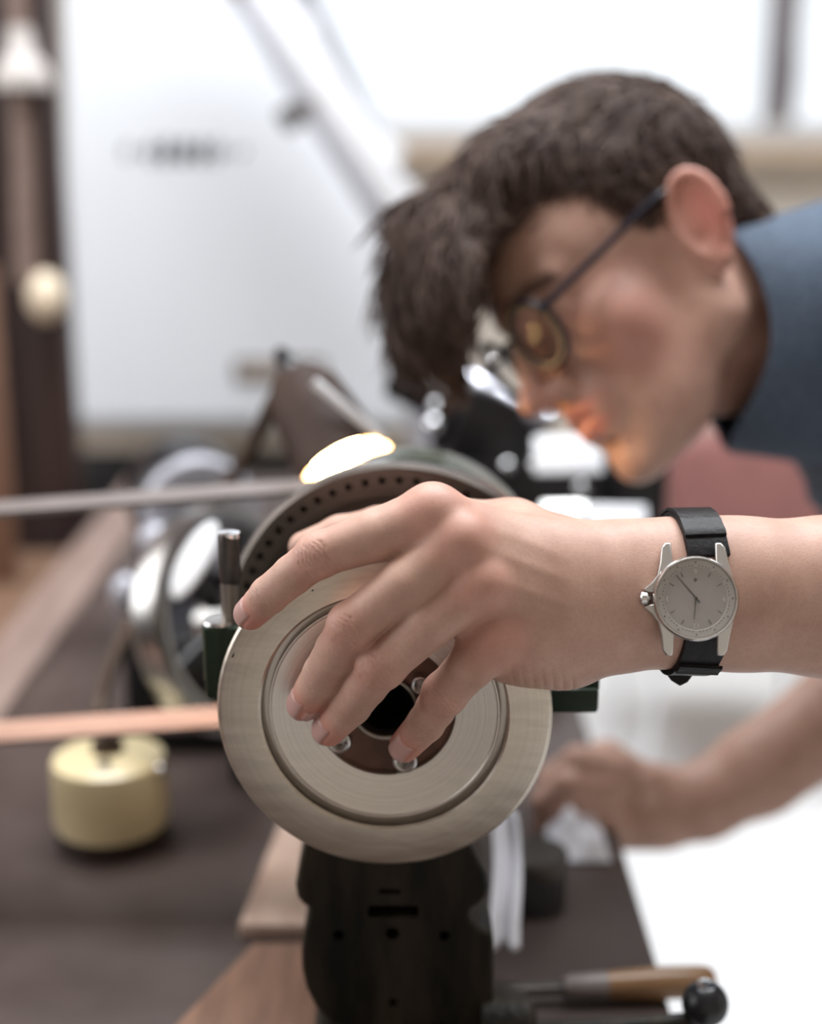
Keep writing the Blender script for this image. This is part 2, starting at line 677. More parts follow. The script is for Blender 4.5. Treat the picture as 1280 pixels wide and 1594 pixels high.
wl.box((-1.55, (-2.0 + LY0) / 2, 1.5), (0.1, LY0 + 2.0, 3.0))
wl.box((-1.55, (LY0 + LY1) / 2, 0.45), (0.1, LY1 - LY0, 0.9))
wl.box((-1.55, (LY0 + LY1) / 2, 2.85), (0.1, LY1 - LY0, 0.3))
struct('wall_left', wl, 'wall_dark', smooth=0)
w3 = MB()
for yy in (LY0 + 0.03, (LY0 + LY1) / 2, LY1 - 0.03):
    w3.box((-1.55, yy, 1.8), (0.06, 0.06, 1.8))
for zz in (0.93, 2.67):
    w3.box((-1.55, (LY0 + LY1) / 2, zz), (0.06, LY1 - LY0, 0.06))
struct('window_2', w3, 'window_paint', smooth=0)
# roof with a large light over the bench, and the walls behind the camera and to the right
SKX0, SKX1, SKY0, SKY1 = -1.0, 1.5, 0.75, 2.15
cb = MB()
cb.box((0.3, (-2 + SKY0) / 2, 3.05), (6.6, SKY0 + 2, 0.1))
cb.box((0.3, (SKY1 + 4.6) / 2, 3.05), (6.6, 4.6 - SKY1, 0.1))
cb.box(((-3 + SKX0) / 2, (SKY0 + SKY1) / 2, 3.05), (SKX0 + 3, SKY1 - SKY0, 0.1))
cb.box(((SKX1 + 3.6) / 2, (SKY0 + SKY1) / 2, 3.05), (3.6 - SKX1, SKY1 - SKY0, 0.1))
struct('ceiling', cb, 'wall_plaster', smooth=0)
struct('wall_front', MB().box((0.3, -1.95, 1.5), (6.6, 0.1, 3.0)), 'wall_plaster', smooth=0)
struct('wall_right', MB().box((3.0, 1.3, 1.5), (0.12, 6.4, 3.0)), 'wall_plaster', smooth=0)
win = MB()
fy = WALL_Y + 0.05
win.box(((wx0 + wx1) / 2, fy, wz0 + 0.03), (wx1 - wx0, 0.07, 0.06), bevel=0.006)
win.box(((wx0 + wx1) / 2, fy, wz1 - 0.03), (wx1 - wx0, 0.07, 0.06), bevel=0.006)
win.box((wx0 + 0.03, fy, (wz0 + wz1) / 2), (0.06, 0.07, wz1 - wz0), bevel=0.006)
win.box((wx1 - 0.03, fy, (wz0 + wz1) / 2), (0.06, 0.07, wz1 - wz0), bevel=0.006)
window = struct('window_1', win, 'window_paint')
mx = onY(1222, 100, WALL_Y)[0]
MB().box((mx, fy, (wz0 + wz1) / 2), (0.085, 0.075, wz1 - wz0 - 0.12), bevel=0.006).build('mullion', 'window_grey', window)
clear_glass('window_glass', 0.04)
mx0 = onY(474, 100, WALL_Y)[0]
MB().box((mx0, fy, (wz0 + wz1) / 2), (0.05, 0.06, wz1 - wz0 - 0.12), bevel=0.006).build('mullion', 'window_paint', window)
for a, b in ((wx0 + 0.06, mx0 - 0.025), (mx0 + 0.025, mx - 0.043), (mx + 0.043, wx1 - 0.06)):
    MB().box(((a + b) / 2, fy, (wz0 + wz1) / 2), (b - a, 0.004, wz1 - wz0 - 0.12)).build('pane', 'window_glass', window, smooth=0)
lt = MB().box((mx + 0.02, fy - 0.06, wz0 + 0.20), (0.03, 0.05, 0.12), bevel=0.006)
lt.build('window_catch', 'window_grey', window)
struct('trim_1', MB().box(((wx0 + wx1) / 2, WALL_Y - 0.09, wz0 - 0.02), (wx1 - wx0 + 0.2, 0.20, 0.04), bevel=0.008), 'sill_wood')

# ------------------------------------------------------------------ bench
bx0 = onZ(75, 905, TABLE_Z)[0]
bx1 = onZ(975, 1335, TABLE_Z)[0]
by0, by1 = 0.28, 2.08
bench = thing('workbench', ((bx0 + bx1) / 2, (by0 + by1) / 2, 0), 'long dark topped wooden workbench the lathe stands on', 'workbench')
railw = 0.060
MB().box(((bx0 + railw + bx1) / 2, (by0 + by1) / 2, TABLE_Z - 0.018), (bx1 - bx0 - railw, by1 - by0, 0.036), bevel=0.003).build('bench_top', 'bench_mat', bench)
MB().box((bx0 + railw / 2 - 0.001, (by0 + by1) / 2, TABLE_Z - 0.012), (railw, by1 - by0, 0.040), bevel=0.004).build('edge_rail', 'bench_wood', bench, label='pale wooden rail along the bench edge')
MB().box(((bx0 + bx1) / 2, (by0 + by1) / 2, TABLE_Z - 0.09), (bx1 - bx0 - 0.06, by1 - by0 - 0.06, 0.10)).build('apron', 'dark_wood', bench)
for lx in (bx0 + 0.06, bx1 - 0.06):
    for ly in (by0 + 0.07, by1 - 0.07):
        MB().box((lx, ly, (TABLE_Z - 0.04) / 2), (0.07, 0.07, TABLE_Z - 0.05), bevel=0.005).build('leg', 'dark_wood', bench)
# second, lower wooden table beyond the rail
tx1 = bx0 - 0.02
tb = thing('side_table', (tx1 - 0.3, 1.40, 0), 'low brown wooden side table standing along the pale bench rail', 'table')
MB().box((tx1 - 0.30, 1.38, TABLE_Z - 0.07), (0.60, 0.96, 0.03), bevel=0.004).build('table_top', 'mid_wood', tb)
for lx in (tx1 - 0.56, tx1 - 0.05):
    for ly in (0.96, 1.80):
        MB().box((lx, ly, (TABLE_Z - 0.085) / 2), (0.05, 0.05, TABLE_Z - 0.085)).build('leg', 'mid_wood', tb)

# boards under the lathe
bl = [onZ(372, 1462, TABLE_Z), onZ(436, 1300, TABLE_Z), onZ(560, 1300, TABLE_Z), onZ(560, 1462, TABLE_Z)]
o = MB().prism([p + np.array([0, 0, 0.0005]) for p in bl], (0, 0, 0.010)).build('wooden_board', 'board_wood', smooth=0, bevel=0.0015)
o['label'] = 'pale pinkish wooden board lying behind the dark lathe foot'
o['category'] = 'board'
bl = [onZ(250, 1640, TABLE_Z), onZ(395, 1486, TABLE_Z), onZ(560, 1482, TABLE_Z), onZ(560, 1640, TABLE_Z)]
o = MB().prism([p + np.array([0, 0, 0.0005]) for p in bl], (0, 0, 0.008)).build('wooden_board', 'board_red', smooth=0, bevel=0.0015)
o['label'] = 'reddish brown wooden board at the front beside the dark lathe foot'
o['category'] = 'board'

# ------------------------------------------------------------------ white machine cabinet behind the bench
KY = 2.30
k0, k1 = onY(96, 400, KY)[0], onY(640, 400, KY)[0]
kb = onY(400, 668, KY)[2]
KT = 1.95
cab = thing('machine_cabinet', ((k0 + k1) / 2, KY + 0.2, 0.0), 'large white enamelled machine cabinet with lettering and a small nameplate', 'cabinet')
prof = [(0.0, 0.0)]
body = []
R_ = 0.05
for i in range(9):                       # rounded lower front edge
    a = math.pi / 2 * i / 8
    body.append((KY + R_ - R_ * math.sin(a), kb + R_ - R_ * math.cos(a)))
body = [(KY + 0.45, kb)] + body + [(KY, KT), (KY + 0.45, KT)]
outl = [onY(x, y, KY) for x, y in ((96, 668), (640, 668), (634, 398), (345, -60), (300, -170), (96, -170))]
MB().prism(outl, (0, 0.42, 0)).build('body', 'enamel_white', cab, bevel=0.022, smooth=40)
MB().box(((k0 + k1) / 2, KY + 0.24, kb - 0.022), (k1 - k0 + 0.03, 0.42, 0.045), bevel=0.006).build('lower_trim', 'enamel_beige', cab)
MB().box(((k0 + k1) / 2, KY + 0.27, (kb - 0.045) / 2), (k1 - k0 + 0.03, 0.38, kb - 0.045), bevel=0.006).build('plinth', 'black_enamel', cab)
# lettering too blurred to read: slanted dark strokes, strongest in the middle
for (px, w, hh, dk) in ((196, 22, 22, 0), (222, 9, 9, 0), (246, 24, 34, 1), (272, 22, 32, 1), (300, 22, 30, 1), (325, 24, 32, 1), (352, 14, 10, 0), (376, 16, 12, 0)):
    p = onY(px, 236, KY)
    s_ = KY / FPX * 1.03
    m_ = MB()
    x, z = p[0], p[2]
    q = w * s_ * 0.42
    h2 = hh * s_ * 0.5
    for dx in ((-q, q) if dk else (0,)):
        m_.prism([(x + dx - 0.005, KY - 0.0015, z - h2), (x + dx + 0.003, KY - 0.0015, z - h2), (x + dx + 0.008, KY - 0.0015, z + h2), (x + dx, KY - 0.0015, z + h2)], (0, 0.003, 0))
    if dk:
        m_.box((x + 0.002, KY, z), (2 * q, 0.003, 0.006))
    m_.build('letter', 'letter_grey', cab, smooth=0)
pl0, pl1 = onY(366, 592, KY), onY(506, 560, KY)
pc = (pl0 + pl1) / 2
MB().box((pc[0], KY - 0.002, pc[2]), (pl1[0] - pl0[0], 0.006, pl1[2] - pl0[2]), bevel=0.001).build('nameplate', 'plate_frame', cab, label='small tan nameplate in a dark frame')
MB().box((pc[0], KY - 0.006, pc[2]), (pl1[0] - pl0[0] - 0.02, 0.003, pl1[2] - pl0[2] - 0.016)).build('nameplate_face', 'plate_tan', cab)

# ------------------------------------------------------------------ slanting white support arm with a grey bar as its shadow
ARY = 2.16
arm = thing('support_arm', tuple(onY(612, 400, ARY)), 'slanting white metal support arm with a grey bar for its shadow crossing the white cabinet', 'arm')
a0, a1 = onY(330, -70, ARY), onY(622, 392, ARY)
dr = unit(a1 - a0)
nrm = unit(np.cross(dr, (0, 1, 0)))
L_ = np.linalg.norm(a1 - a0)
MB().box((a0 + a1) / 2 + nrm * 0.036, (L_, 0.04, 0.05), X=dr, Y=(0, 1, 0), bevel=0.008).build('beam', 'white_metal', arm)
MB().box((a0 + a1) / 2, (L_ * 0.99, 0.05, 0.022), X=dr, Y=(0, 1, 0), bevel=0.005).build('rail', 'grey_metal', arm)  # grey bar stands in for the shadow line beside the white beam
for f_ in (0.12, 0.5, 0.88):
    p = a0 + dr * L_ * f_
    MB().lathe(p + np.array([0, -0.03, 0]), (0, 1, 0), [(0, 0), (0.012, 0), (0.012, 0.02), (0, 0.02)], 16).build('bolt', 'steel_dull', arm)
p = onY(450, 183, ARY)
MB().box(p + np.array([0, 0.03, 0]), (0.035, 0.04, 0.03), X=dr, Y=(0, 1, 0), bevel=0.005).build('clamp', 'brass_stem', arm)
# foot that carries it on the floor behind the bench
MB().tube([a1 + np.array([0.0, 0.02, 0.0]), a1 + np.array([0.03, 0.03, -0.25]), (a1[0] + 0.04, a1[1] + 0.03, 0.0)], 0.018, 12).build('strut', 'grey_metal', arm)

# grey jointed rods and brackets between the arm and the window
rk = thing('tool_rack', tuple(onY(600, 300, 2.9)), 'grey metal rack of rods and clamps standing before the window', 'rack')
ry = 2.9
for (x0, y0, x1, y1, r) in ((466, -40, 640, 330, 0.016), (430, -40, 560, 200, 0.010), (540, 200, 640, 300, 0.014), (585, 215, 585, 420, 0.012)):
    MB().tube([onY(x0, y0, ry), onY(x1, y1, ry)], r, 10).build('rod', 'grey_metal', rk)
for (x, y, s) in ((478, 40, 0.035), (545, 195, 0.05), (600, 235, 0.06), (625, 300, 0.05)):
    MB().box(onY(x, y, ry), (s, s, s * 0.8), X=(0.8, 0, -0.6), Y=(0, 1, 0), bevel=0.006).build('clamp', 'white_metal', rk)
MB().tube([onY(585, 420, ry), np.array([onY(585, 420, ry)[0], ry, 0.0])], 0.014, 10).build('post', 'grey_metal', rk)

# ------------------------------------------------------------------ dark shelving post at the side
SY = 1.95
sx0, sx1 = onY(-120, 400, SY)[0], onY(92, 400, SY)[0]
sh = thing('shelf_upright', ((sx0 + sx1) / 2, SY + 0.05, 0), 'tall dark brown wooden shelving upright left of the white cabinet', 'shelving')
MB().box((onY(62, 300, SY)[0], SY, 0.98), (onY(98, 300, SY)[0] - onY(30, 300, SY)[0], 0.06, 1.96), bevel=0.004).build('post', 'dark_wood', sh)
MB().box((onY(-60, 300, SY)[0], SY + 0.05, 0.98), (onY(30, 300, SY)[0] - onY(-150, 300, SY)[0], 0.02, 1.96), bevel=0.002).build('back_panel', 'dark_wood', sh)
for zz in (0.30, 0.62, 1.93):
    MB().box((onY(-30, 300, SY)[0], SY + 0.0, zz), (0.2, 0.10, 0.02), bevel=0.002).build('shelf_board', 'dark_wood', sh)
# hanging wooden rod with white and cream fittings
HY = SY - 0.06
hg = thing('hanging_tool', tuple(onY(34, 470, HY)), 'wooden rod with a white collar and a cream ball hanging before the dark shelving', 'tool')
MB().tube([onY(24, -60, HY), onY(32, 125, HY), onY(42, 440, HY)], [0.012, 0.014, 0.016], 14).build('rod', 'bench_wood', hg)
c_ = onY(34, 103, HY)
MB().lathe(c_ - np.array([0, 0, 0.028]), (0, 0, 1), [(0, 0), (0.036, 0), (0.038, 0.012), (0.030, 0.03), (0.018, 0.045), (0.015, 0.075), (0, 0.078)], 24).build('collar', 'collar_white', hg, label='white flared collar on the rod')
c_ = onY(72, 462, HY)
MB().sphere(c_, 0.029, 20, (0.85, 0.85, 1.15)).build('ball', 'ivory', hg, label='cream coloured ball at the lower end')
MB().tube([onY(42, 440, HY), onY(58, 452, HY)], 0.008, 10).build('peg', 'brass_stem', hg)
# narrow rosy board behind
o = MB().box((onY(-25, 700, 1.72)[0], 1.72, 0.75 - 0.055 + 0.20), (0.06, 0.02, 0.40), bevel=0.003).build('upright_board', 'board_red')
o['label'] = 'reddish upright board standing on the side table before the shelving'
o['category'] = 'board'

# ------------------------------------------------------------------ rose upholstered chair far behind the man
ch = thing('upholstered_chair', tuple(onY(1150, 1000, 2.45) * np.array([1, 1, 0])), 'dusky rose upholstered chair with thin pale metal legs', 'chair')
cxy = onY(1160, 900, 2.45)
cz0, cz1 = onY(1150, 1010, 2.45)[2], onY(1150, 676, 2.45)[2]
MB().box((cxy[0] + 0.02, 2.45, (cz0 + cz1) / 2 + 0.05), (0.36, 0.07, cz1 - cz0 - 0.08), bevel=0.03, seg=4).build('backrest', 'chair_rose', ch)
MB().box((cxy[0] + 0.02, 2.66, cz0 + 0.02), (0.38, 0.40, 0.08), bevel=0.03, seg=4).build('seat', 'chair_rose', ch)
for dx in (-0.15, 0.19):
    for dy in (2.50, 2.82):
        MB().tube([(cxy[0] + dx * 0.9, dy, cz0 - 0.02), (cxy[0] + dx * 1.1, dy, 0.0)], 0.008, 8).build('leg', 'white_metal', ch)
# ------------------------------------------------------------------ the lathe
DISC = P(597, 1112, 0.662)              # centre of the faceplate's front face
YAW = math.radians(3.6)
AX = np.array([math.sin(YAW), math.cos(YAW), 0])   # spindle axis, away from the camera
XV = np.array([math.cos(YAW), -math.sin(YAW), 0])
lathe = thing('lathe', (DISC[0], DISC[1] + 0.1, TABLE_Z), 'dark green cast iron bench lathe with a bright turned faceplate', 'lathe')
axis_local = tuple(DISC - np.array(lathe['_org']))
rings_mat('turned_alu', (0.50, 0.445, 0.375), (0.66, 0.60, 0.52), 0.34, axis_local, fine=500, radial=True)
rings_mat('turned_dish', (0.56, 0.515, 0.465), (0.76, 0.71, 0.655), 0.36, axis_local, fine=1500, bstr=0.30)
rings_mat('turned_dark', (0.10, 0.085, 0.075), (0.19, 0.165, 0.15), 0.42, axis_local, fine=600)
R0 = 0.0786
NS = 128
MB().lathe(DISC, AX, [(0.0574, 0.0030), (0.0577, 0.0008), (0.0588, 0.0), (0.0762, 0.0), (0.0772, 0.0003), (0.0781, 0.0012), (0.0786, 0.0024), (0.0786, 0.0125), (0.0776, 0.0135), (0.05, 0.0135)], NS).build('faceplate', 'turned_alu', lathe, label='bright brushed aluminium ring')
MB().lathe(DISC, AX, [(0.0574, 0.0030), (0.0572, 0.0092), (0.0547, 0.0092), (0.0545, 0.0036)], NS).build('groove', 'turned_dish', lathe, label='deep turned groove')
MB().lathe(DISC, AX, [(0.0545, 0.0036), (0.0541, 0.0028), (0.0535, 0.0028), (0.0529, 0.0036), (0.042, 0.0052), (0.0337, 0.0062), (0.0333, 0.0068), (0.0333, 0.0100)], NS).build('dish', 'turned_dish', lathe, label='inner turned dish with concentric tool marks')
MB().lathe(DISC, AX, [(0.0335, 0.0098), (0.0155, 0.0098)], 64).build('back_plate', 'rust_plate', lathe, label='brown rusty inner plate')
MB().lathe(DISC, AX, [(0.0141, 0.0160), (0.0141, 0.0072), (0.0146, 0.0066), (0.0156, 0.0066), (0.0160, 0.0072), (0.0160, 0.0100)], 64).build('hub_ring', 'steel_dull', lathe)
MB().lathe(DISC, AX, [(0.0141, 0.015), (0.0141, 0.098), (0.0, 0.098)], 48).build('bore', 'steel_dark', lathe)
for k in range(6):
    a = math.radians((217, 291, 3, 75, 147, 38)[k])
    rr = (0.0272, 0.0272, 0.0272, 0.0272, 0.0272, 0.0215)[k]
    c_ = DISC + XV * (math.cos(a) * rr) + np.array([0, 0, math.sin(a) * rr])
    br = 0.0060 if k < 5 else 0.0045
    sb = MB().lathe(c_, AX, [(br * 0.62, 0.0092), (br * 0.66, 0.0036), (br * 0.80, 0.0031), (br * 0.95, 0.0036), (br, 0.0046), (br, 0.0100)], 28).build('socket_bolt', 'steel', lathe)
    MB().lathe(c_, AX, [(0.0, 0.0090), (br * 0.64, 0.0090)], 6).build('socket', 'steel', sb, smooth=0)
# small dark nicks on the ring
for (px, py, w, h_) in ((362, 1020, 3, 9), (486, 919, 2, 4)):
    p = onY(px, py, DISC[1] - (px - 597) * 0.000299 * math.sin(YAW))
    MB().prism([p + np.array([-0.0006, -0.0001, -0.0012 * h_ / 9]), p + np.array([0.0005, -0.0001, -0.0009 * h_ / 9]), p + np.array([0.0012, -0.0001, 0.0016 * h_ / 9]), p + np.array([0.0001, -0.0001, 0.0003])], (0, 0.0004, 0)).build('nick', 'hole_black', lathe, smooth=0)
# spindle and index drum behind
MB().lathe(DISC, AX, [(0.05, 0.0135), (0.05, 0.040), (0.044, 0.042), (0.044, 0.100), (0.052, 0.104)], 64).build('spindle', 'turned_dark', lathe)
T1 = 0.107
ring_mb = MB().lathe(DISC, AX, [(0.048, T1 + 0.008), (0.062, T1 + 0.008), (0.0625, T1 + 0.004), (0.070, T1 + 0.004), (0.0705, T1 + 0.001), (0.0755, T1 + 0.001), (0.076, T1 + 0.0025), (0.0785, T1 + 0.0025), (0.079, T1)], 240)
NH, RHO, RH0 = 60, 0.0862, 0.0020
ZV = np.array([0, 0, 1.0])


def face_pt(r, a):
    return DISC + AX * T1 + XV * (math.cos(a) * r) + ZV * (math.sin(a) * r)


for k in range(NH):                       # each sector of the face is a plate with a round hole in it
    ac, ha = 2 * math.pi * k / NH, math.pi / NH
    edge = [(0.0925, ac - ha + ha * 0.5 * i) for i in range(4)] + [(0.0925 - 0.003375 * i, ac + ha) for i in range(4)]
    edge += [(0.079, ac + ha - ha * 0.5 * i) for i in range(4)] + [(0.079 + 0.003375 * i, ac - ha) for i in range(4)]
    er_, et_ = XV * math.cos(ac) + ZV * math.sin(ac), -XV * math.sin(ac) + ZV * math.cos(ac)
    cen_ = face_pt(RHO, ac)
    vs, n16 = [], len(edge)
    for (r, a) in edge:
        p = face_pt(r, a)
        an = math.atan2((p - cen_) @ et_, (p - cen_) @ er_)
        vs += [p, cen_ + (er_ * math.cos(an) + et_ * math.sin(an)) * RH0]
    ring_mb.add(vs, [(2 * i, 2 * i + 1, 2 * ((i + 1) % n16) + 1, 2 * ((i + 1) % n16)) for i in range(n16)])
ring_mb.lathe(DISC, AX, [(0.0925, T1), (0.0945, T1 + 0.002)], 240, X=XV)
ring_mb.build('index_ring', 'turned_dark', lathe, label='dark steel ring with a circle of index holes')
MB().lathe(DISC, AX, [(0.0945, T1 + 0.002), (0.0952, T1 + 0.006), (0.0945, T1 + 0.012), (0.0925, T1 + 0.013)], NS).build('rim', 'steel', lathe, label='polished rim of the drum')
hole0 = None
for k in range(60):
    a = 2 * math.pi * k / 60
    c_ = DISC + AX * T1 + XV * (math.cos(a) * 0.0862) + np.array([0, 0, math.sin(a) * 0.0862])
    h_ = MB().lathe(c_, AX, [(0.0020, 0.0), (0.0020, 0.009), (0.0, 0.009)], 16).build('index_hole', 'turned_dark', lathe)
MB().lathe(DISC, AX, [(0.0925, T1 + 0.013), (0.0885, T1 + 0.018), (0.0875, T1 + 0.034), (0.0885, T1 + 0.038), (0.0865, T1 + 0.056), (0.0825, T1 + 0.062), (0.0815, T1 + 0.086), (0.0785, T1 + 0.092), (0.0770, T1 + 0.122), (0.0745, T1 + 0.126), (0.03, T1 + 0.126)], NS).build('drum', 'drum_green', lathe, label='green painted stepped drum')
MB().lathe(DISC, AX, [(0.03, T1 + 0.11), (0.03, T1 + 0.26), (0.0, T1 + 0.262)], 32).build('spindle_tail', 'steel_dull', lathe)
TP = 0.258
BR = 0.0745
PC = onY(640, 925, DISC[1] + TP)
MB().lathe(PC, (0, 1, 0), [(0.008, -0.020), (BR + 0.002, -0.020), (BR, -0.018), (BR, 0.018), (BR + 0.002, 0.020), (0.008, 0.020)], 64).build('pulley', 'steel_dark', lathe)
MB().lathe(PC, (0, 1, 0), [(0, -0.024), (0.009, -0.024), (0.009, 0.075), (0, 0.075)], 24).build('pulley_shaft', 'steel_dull', lathe)

# cast headstock: shaped front plate, feet and the rear bearing
PYL = DISC[1] + 0.040
left = [(520, 1180), (480, 1290), (466, 1345), (460, 1378), (463, 1398), (472, 1409), (482, 1414), (480, 1428), (473, 1452), (469, 1480), (470, 1510), (477, 1540), (491, 1568), (510, 1590), (536, 1625)]
right = [(690, 1180), (722, 1290), (742, 1335), (757, 1362), (761, 1380), (757, 1398), (745, 1409), (735, 1414), (731, 1424), (735, 1436), (748, 1447), (766, 1453), (769, 1470), (769, 1560), (764, 1625)]
poly = [onY(x, y, PYL) for x, y in left] + [onY(x, y, PYL) for x, y in reversed(right)]
plate_ = MB().prism(poly, (0, 0.030, 0)).build('headstock_plate', 'iron_black', lathe, bevel=0.004, label='near black cast iron plate with chipped paint')
zb = onY(600, 1625, PYL)[2]
MB().box((DISC[0] + 0.004, PYL + 0.06, (zb + TABLE_Z) / 2 + 0.003), (0.085, 0.19, zb - TABLE_Z + 0.018), bevel=0.006).build('foot', 'iron_black', lathe)


def cut(target, mb):
    c_o = mb.build('cutter', 'iron_black', lathe, smooth=0)
    md = target.modifiers.new('cut', 'BOOLEAN')
    md.operation = 'DIFFERENCE'
    md.object = c_o
    me = bpy.data.meshes.new_from_object(target.evaluated_get(bpy.context.evaluated_depsgraph_get()))
    target.modifiers.clear()
    target.data = me
    bpy.data.objects.remove(c_o)


YV = np.array([0, 1.0, 0])
for (x, y, r) in ((527, 1456, 9), (611, 1454, 11), (692, 1457, 9), (612, 1561, 8)):
    c_, r = onY(x, y, PYL), r * 0.00034
    cut(plate_, MB().lathe(c_ - YV * 0.004, YV, [(0, 0), (r, 0), (r, 0.018), (0, 0.018)], 20))
    MB().lathe(c_ + YV * 0.0006, YV, [(r * 0.97, 0), (r * 0.97, 0.013), (0, 0.013)], 20).build('screw_hole', 'iron_black', lathe)
for (x, y, w, h_) in ((612, 1419, 0.026, 0.007), (607, 1388, 0.011, 0.0028)):
    c_ = onY(x, y, PYL)
    cut(plate_, MB().box(c_ + YV * 0.004, (w, 0.020, h_)))
    MB().box(c_ + YV * 0.0145, (w * 0.99, 0.002, h_ * 0.97)).build('slot', 'iron_black', lathe, smooth=0)
MB().box((DISC[0], DISC[1] + 0.325, (DISC[2] - 0.0 + TABLE_Z) / 2), (0.10, 0.05, DISC[2] - TABLE_Z + 0.06), bevel=0.012).build('rear_bearing', 'iron_green', lathe)
MB().box((DISC[0] + 0.008, DISC[1] + 0.21, TABLE_Z + 0.02), (0.09, 0.34, 0.04), bevel=0.006).build('bed', 'iron_green', lathe)
# lug on the far side of the faceplate
lp = onY(886, 1074, DISC[1] + 0.045)
MB().box(lp, (0.026, 0.03, 0.013), bevel=0.002).build('lug', 'iron_green', lathe)
MB().box(lp + np.array([0.0085, 0, 0.008]), (0.010, 0.024, 0.008), bevel=0.001).build('lug_step', 'iron_green', lathe)
MB().sphere(onY(868, 1092, DISC[1] + 0.04), 0.0045, 16).build('lug_knob', 'steel_dark', lathe)
MB().box(lp + np.array([-0.045, 0.01, -0.002]), (0.075, 0.02, 0.010), bevel=0.001).build('lug_arm', 'iron_green', lathe)
# stop pin in its green bracket, left of the faceplate
sp = onY(357, 830, DISC[1] + 0.050)
s1 = onY(358, 897, DISC[1] + 0.050)
s2 = onY(359, 968, DISC[1] + 0.050)
MB().lathe((s1[0], s1[1], s1[2]), (0, 0, 1), [(0.0040, -0.004), (0.0053, 0.0), (0.0056, sp[2] - s1[2] - 0.002), (0.0050, sp[2] - s1[2]), (0.0, sp[2] - s1[2] + 0.0003)], 24).build('pin_cap', 'steel_dark', lathe)
MB().lathe((sp[0], sp[1], sp[2]), (0, 0, 1), [(0.0053, -0.0018), (0.0052, 0.0004), (0.0, 0.0008)], 24).build('pin_top', 'chrome', lathe, label='bright end of the stop pin')
MB().lathe((s2[0], s2[1], s2[2] - 0.003), (0, 0, 1), [(0.0044, 0), (0.0044, s1[2] - s2[2])], 20).build('stop_pin', 'steel_dull', lathe)
gp = onY(341, 966, DISC[1] + 0.050)
MB().lathe((gp[0], gp[1], gp[2] - 0.032), (0, 0, 1), [(0, 0), (0.0070, 0), (0.0085, 0.0015), (0.0085, 0.0305), (0.0078, 0.032), (0, 0.032)], 28).build('bracket_post', 'iron_green', lathe)
MB().box((gp[0] + 0.004, gp[1], gp[2] - 0.02), (0.022, 0.016, 0.038), bevel=0.002).build('bracket', 'iron_green', lathe)
MB().box((gp[0] + 0.030, gp[1] + 0.012, gp[2] - 0.024), (0.055, 0.016, 0.014), bevel=0.002).build('bracket_arm', 'iron_green', lathe)
MB().lathe((gp[0], gp[1], gp[2] + 0.0002), (0, 0, 1), [(0.0, 0.0008), (0.0075, 0.0006), (0.0082, -0.001)], 28).build('bracket_collar', 'steel', lathe)
MB().box((gp[0] + 0.055, gp[1] + 0.012, (gp[2] - 0.02 + TABLE_Z + 0.0) / 2), (0.018, 0.018, gp[2] - 0.02 - TABLE_Z), bevel=0.002).build('bracket_leg', 'iron_green', lathe)
# ball lever in front of the bench edge
bc = P(1098, 1562, 0.745)
MB().sphere(bc, 0.0122, 28).build('ball_knob', 'black_enamel', lathe, label='black ball knob of the slide lever')
MB().lathe(bc + np.array([0, 0, 0.0105]), (0, 0, 1), [(0.0052, -0.002), (0.0050, 0.0012), (0.0, 0.0016)], 20).build('ball_ferrule', 'chrome', lathe)
MB().tube([bc + np.array([-0.004, 0, -0.010]), bc + np.array([-0.04, 0.0, -0.014]), (DISC[0] + 0.07, bc[1], bc[2] - 0.016)], 0.0045, 12).build('lever', 'iron_black', lathe)
MB().lathe((DISC[0] + 0.075, bc[1] + 0.004, bc[2] - 0.016), (1, 0, 0), [(0, -0.025), (0.016, -0.025), (0.017, 0.0), (0.010, 0.004), (0, 0.004)], 28).build('lever_boss', 'iron_black', lathe)
# slide rails and small castings on the bench behind the foot
MB().box((DISC[0] + 0.05, DISC[1] + 0.03, TABLE_Z + 0.012), (0.09, 0.05, 0.022), bevel=0.003).build('slide', 'iron_black', lathe)

# ------------------------------------------------------------------ drive belt from the pulley to a countershaft at the bench edge
dc = onY(640, 925, DISC[1] + TP)
bw = 0.0165
th = 0.0016
br_ = BR + th + 0.0003
tl, bl_ = onY(-200, 812, dc[1]), onY(-200, 1157, dc[1])
far = (tl + bl_) / 2
fr = (tl[2] - bl_[2]) / 2
far = np.array([far[0] - 0.02, dc[1], far[2]])
d_ = far - dc
Ld = math.hypot(d_[0], d_[2])
base = math.atan2(d_[2], d_[0])
off = math.acos((br_ - fr) / Ld)
loop = []
for i in range(33):                                  # round the lathe pulley
    a = base - off - (2 * math.pi - 2 * off) * i / 32
    loop.append(dc + np.array([math.cos(a) * br_, 0, math.sin(a) * br_]))
p_last = loop[-1]
far_arc = []
for i in range(33):                                  # round the countershaft pulley
    a = base + off - (2 * off) * i / 32
    far_arc.append(far + np.array([math.cos(a) * fr, 0, math.sin(a) * fr]))
loop += [p_last + (far_arc[0] - p_last) * i / 12 for i in range(1, 12)]
loop += far_arc
loop += [far_arc[-1] + (loop[0] - far_arc[-1]) * i / 12 for i in range(1, 12)]
n_ = len(loop)
vo, fo = [], []
for i in range(n_):
    t = unit(loop[(i + 1) % n_] - loop[i - 1])
    N = np.cross(t, (0, 1.0, 0))
    for sy, sn in ((-bw, -th), (bw, -th), (bw, th), (-bw, th)):
        vo.append(loop[i] + np.array([0, sy, 0]) + N * sn)
for i in range(n_):
    i2 = (i + 1) % n_
    for j in range(4):
        j2 = (j + 1) % 4
        fo.append((i * 4 + j, i * 4 + j2, i2 * 4 + j2, i2 * 4 + j))
bsp = MB().add(vo, fo).build('drive_belt', 'belt_inner', smooth=30)
bsp.data.materials.append(MATS['belt_leather'])
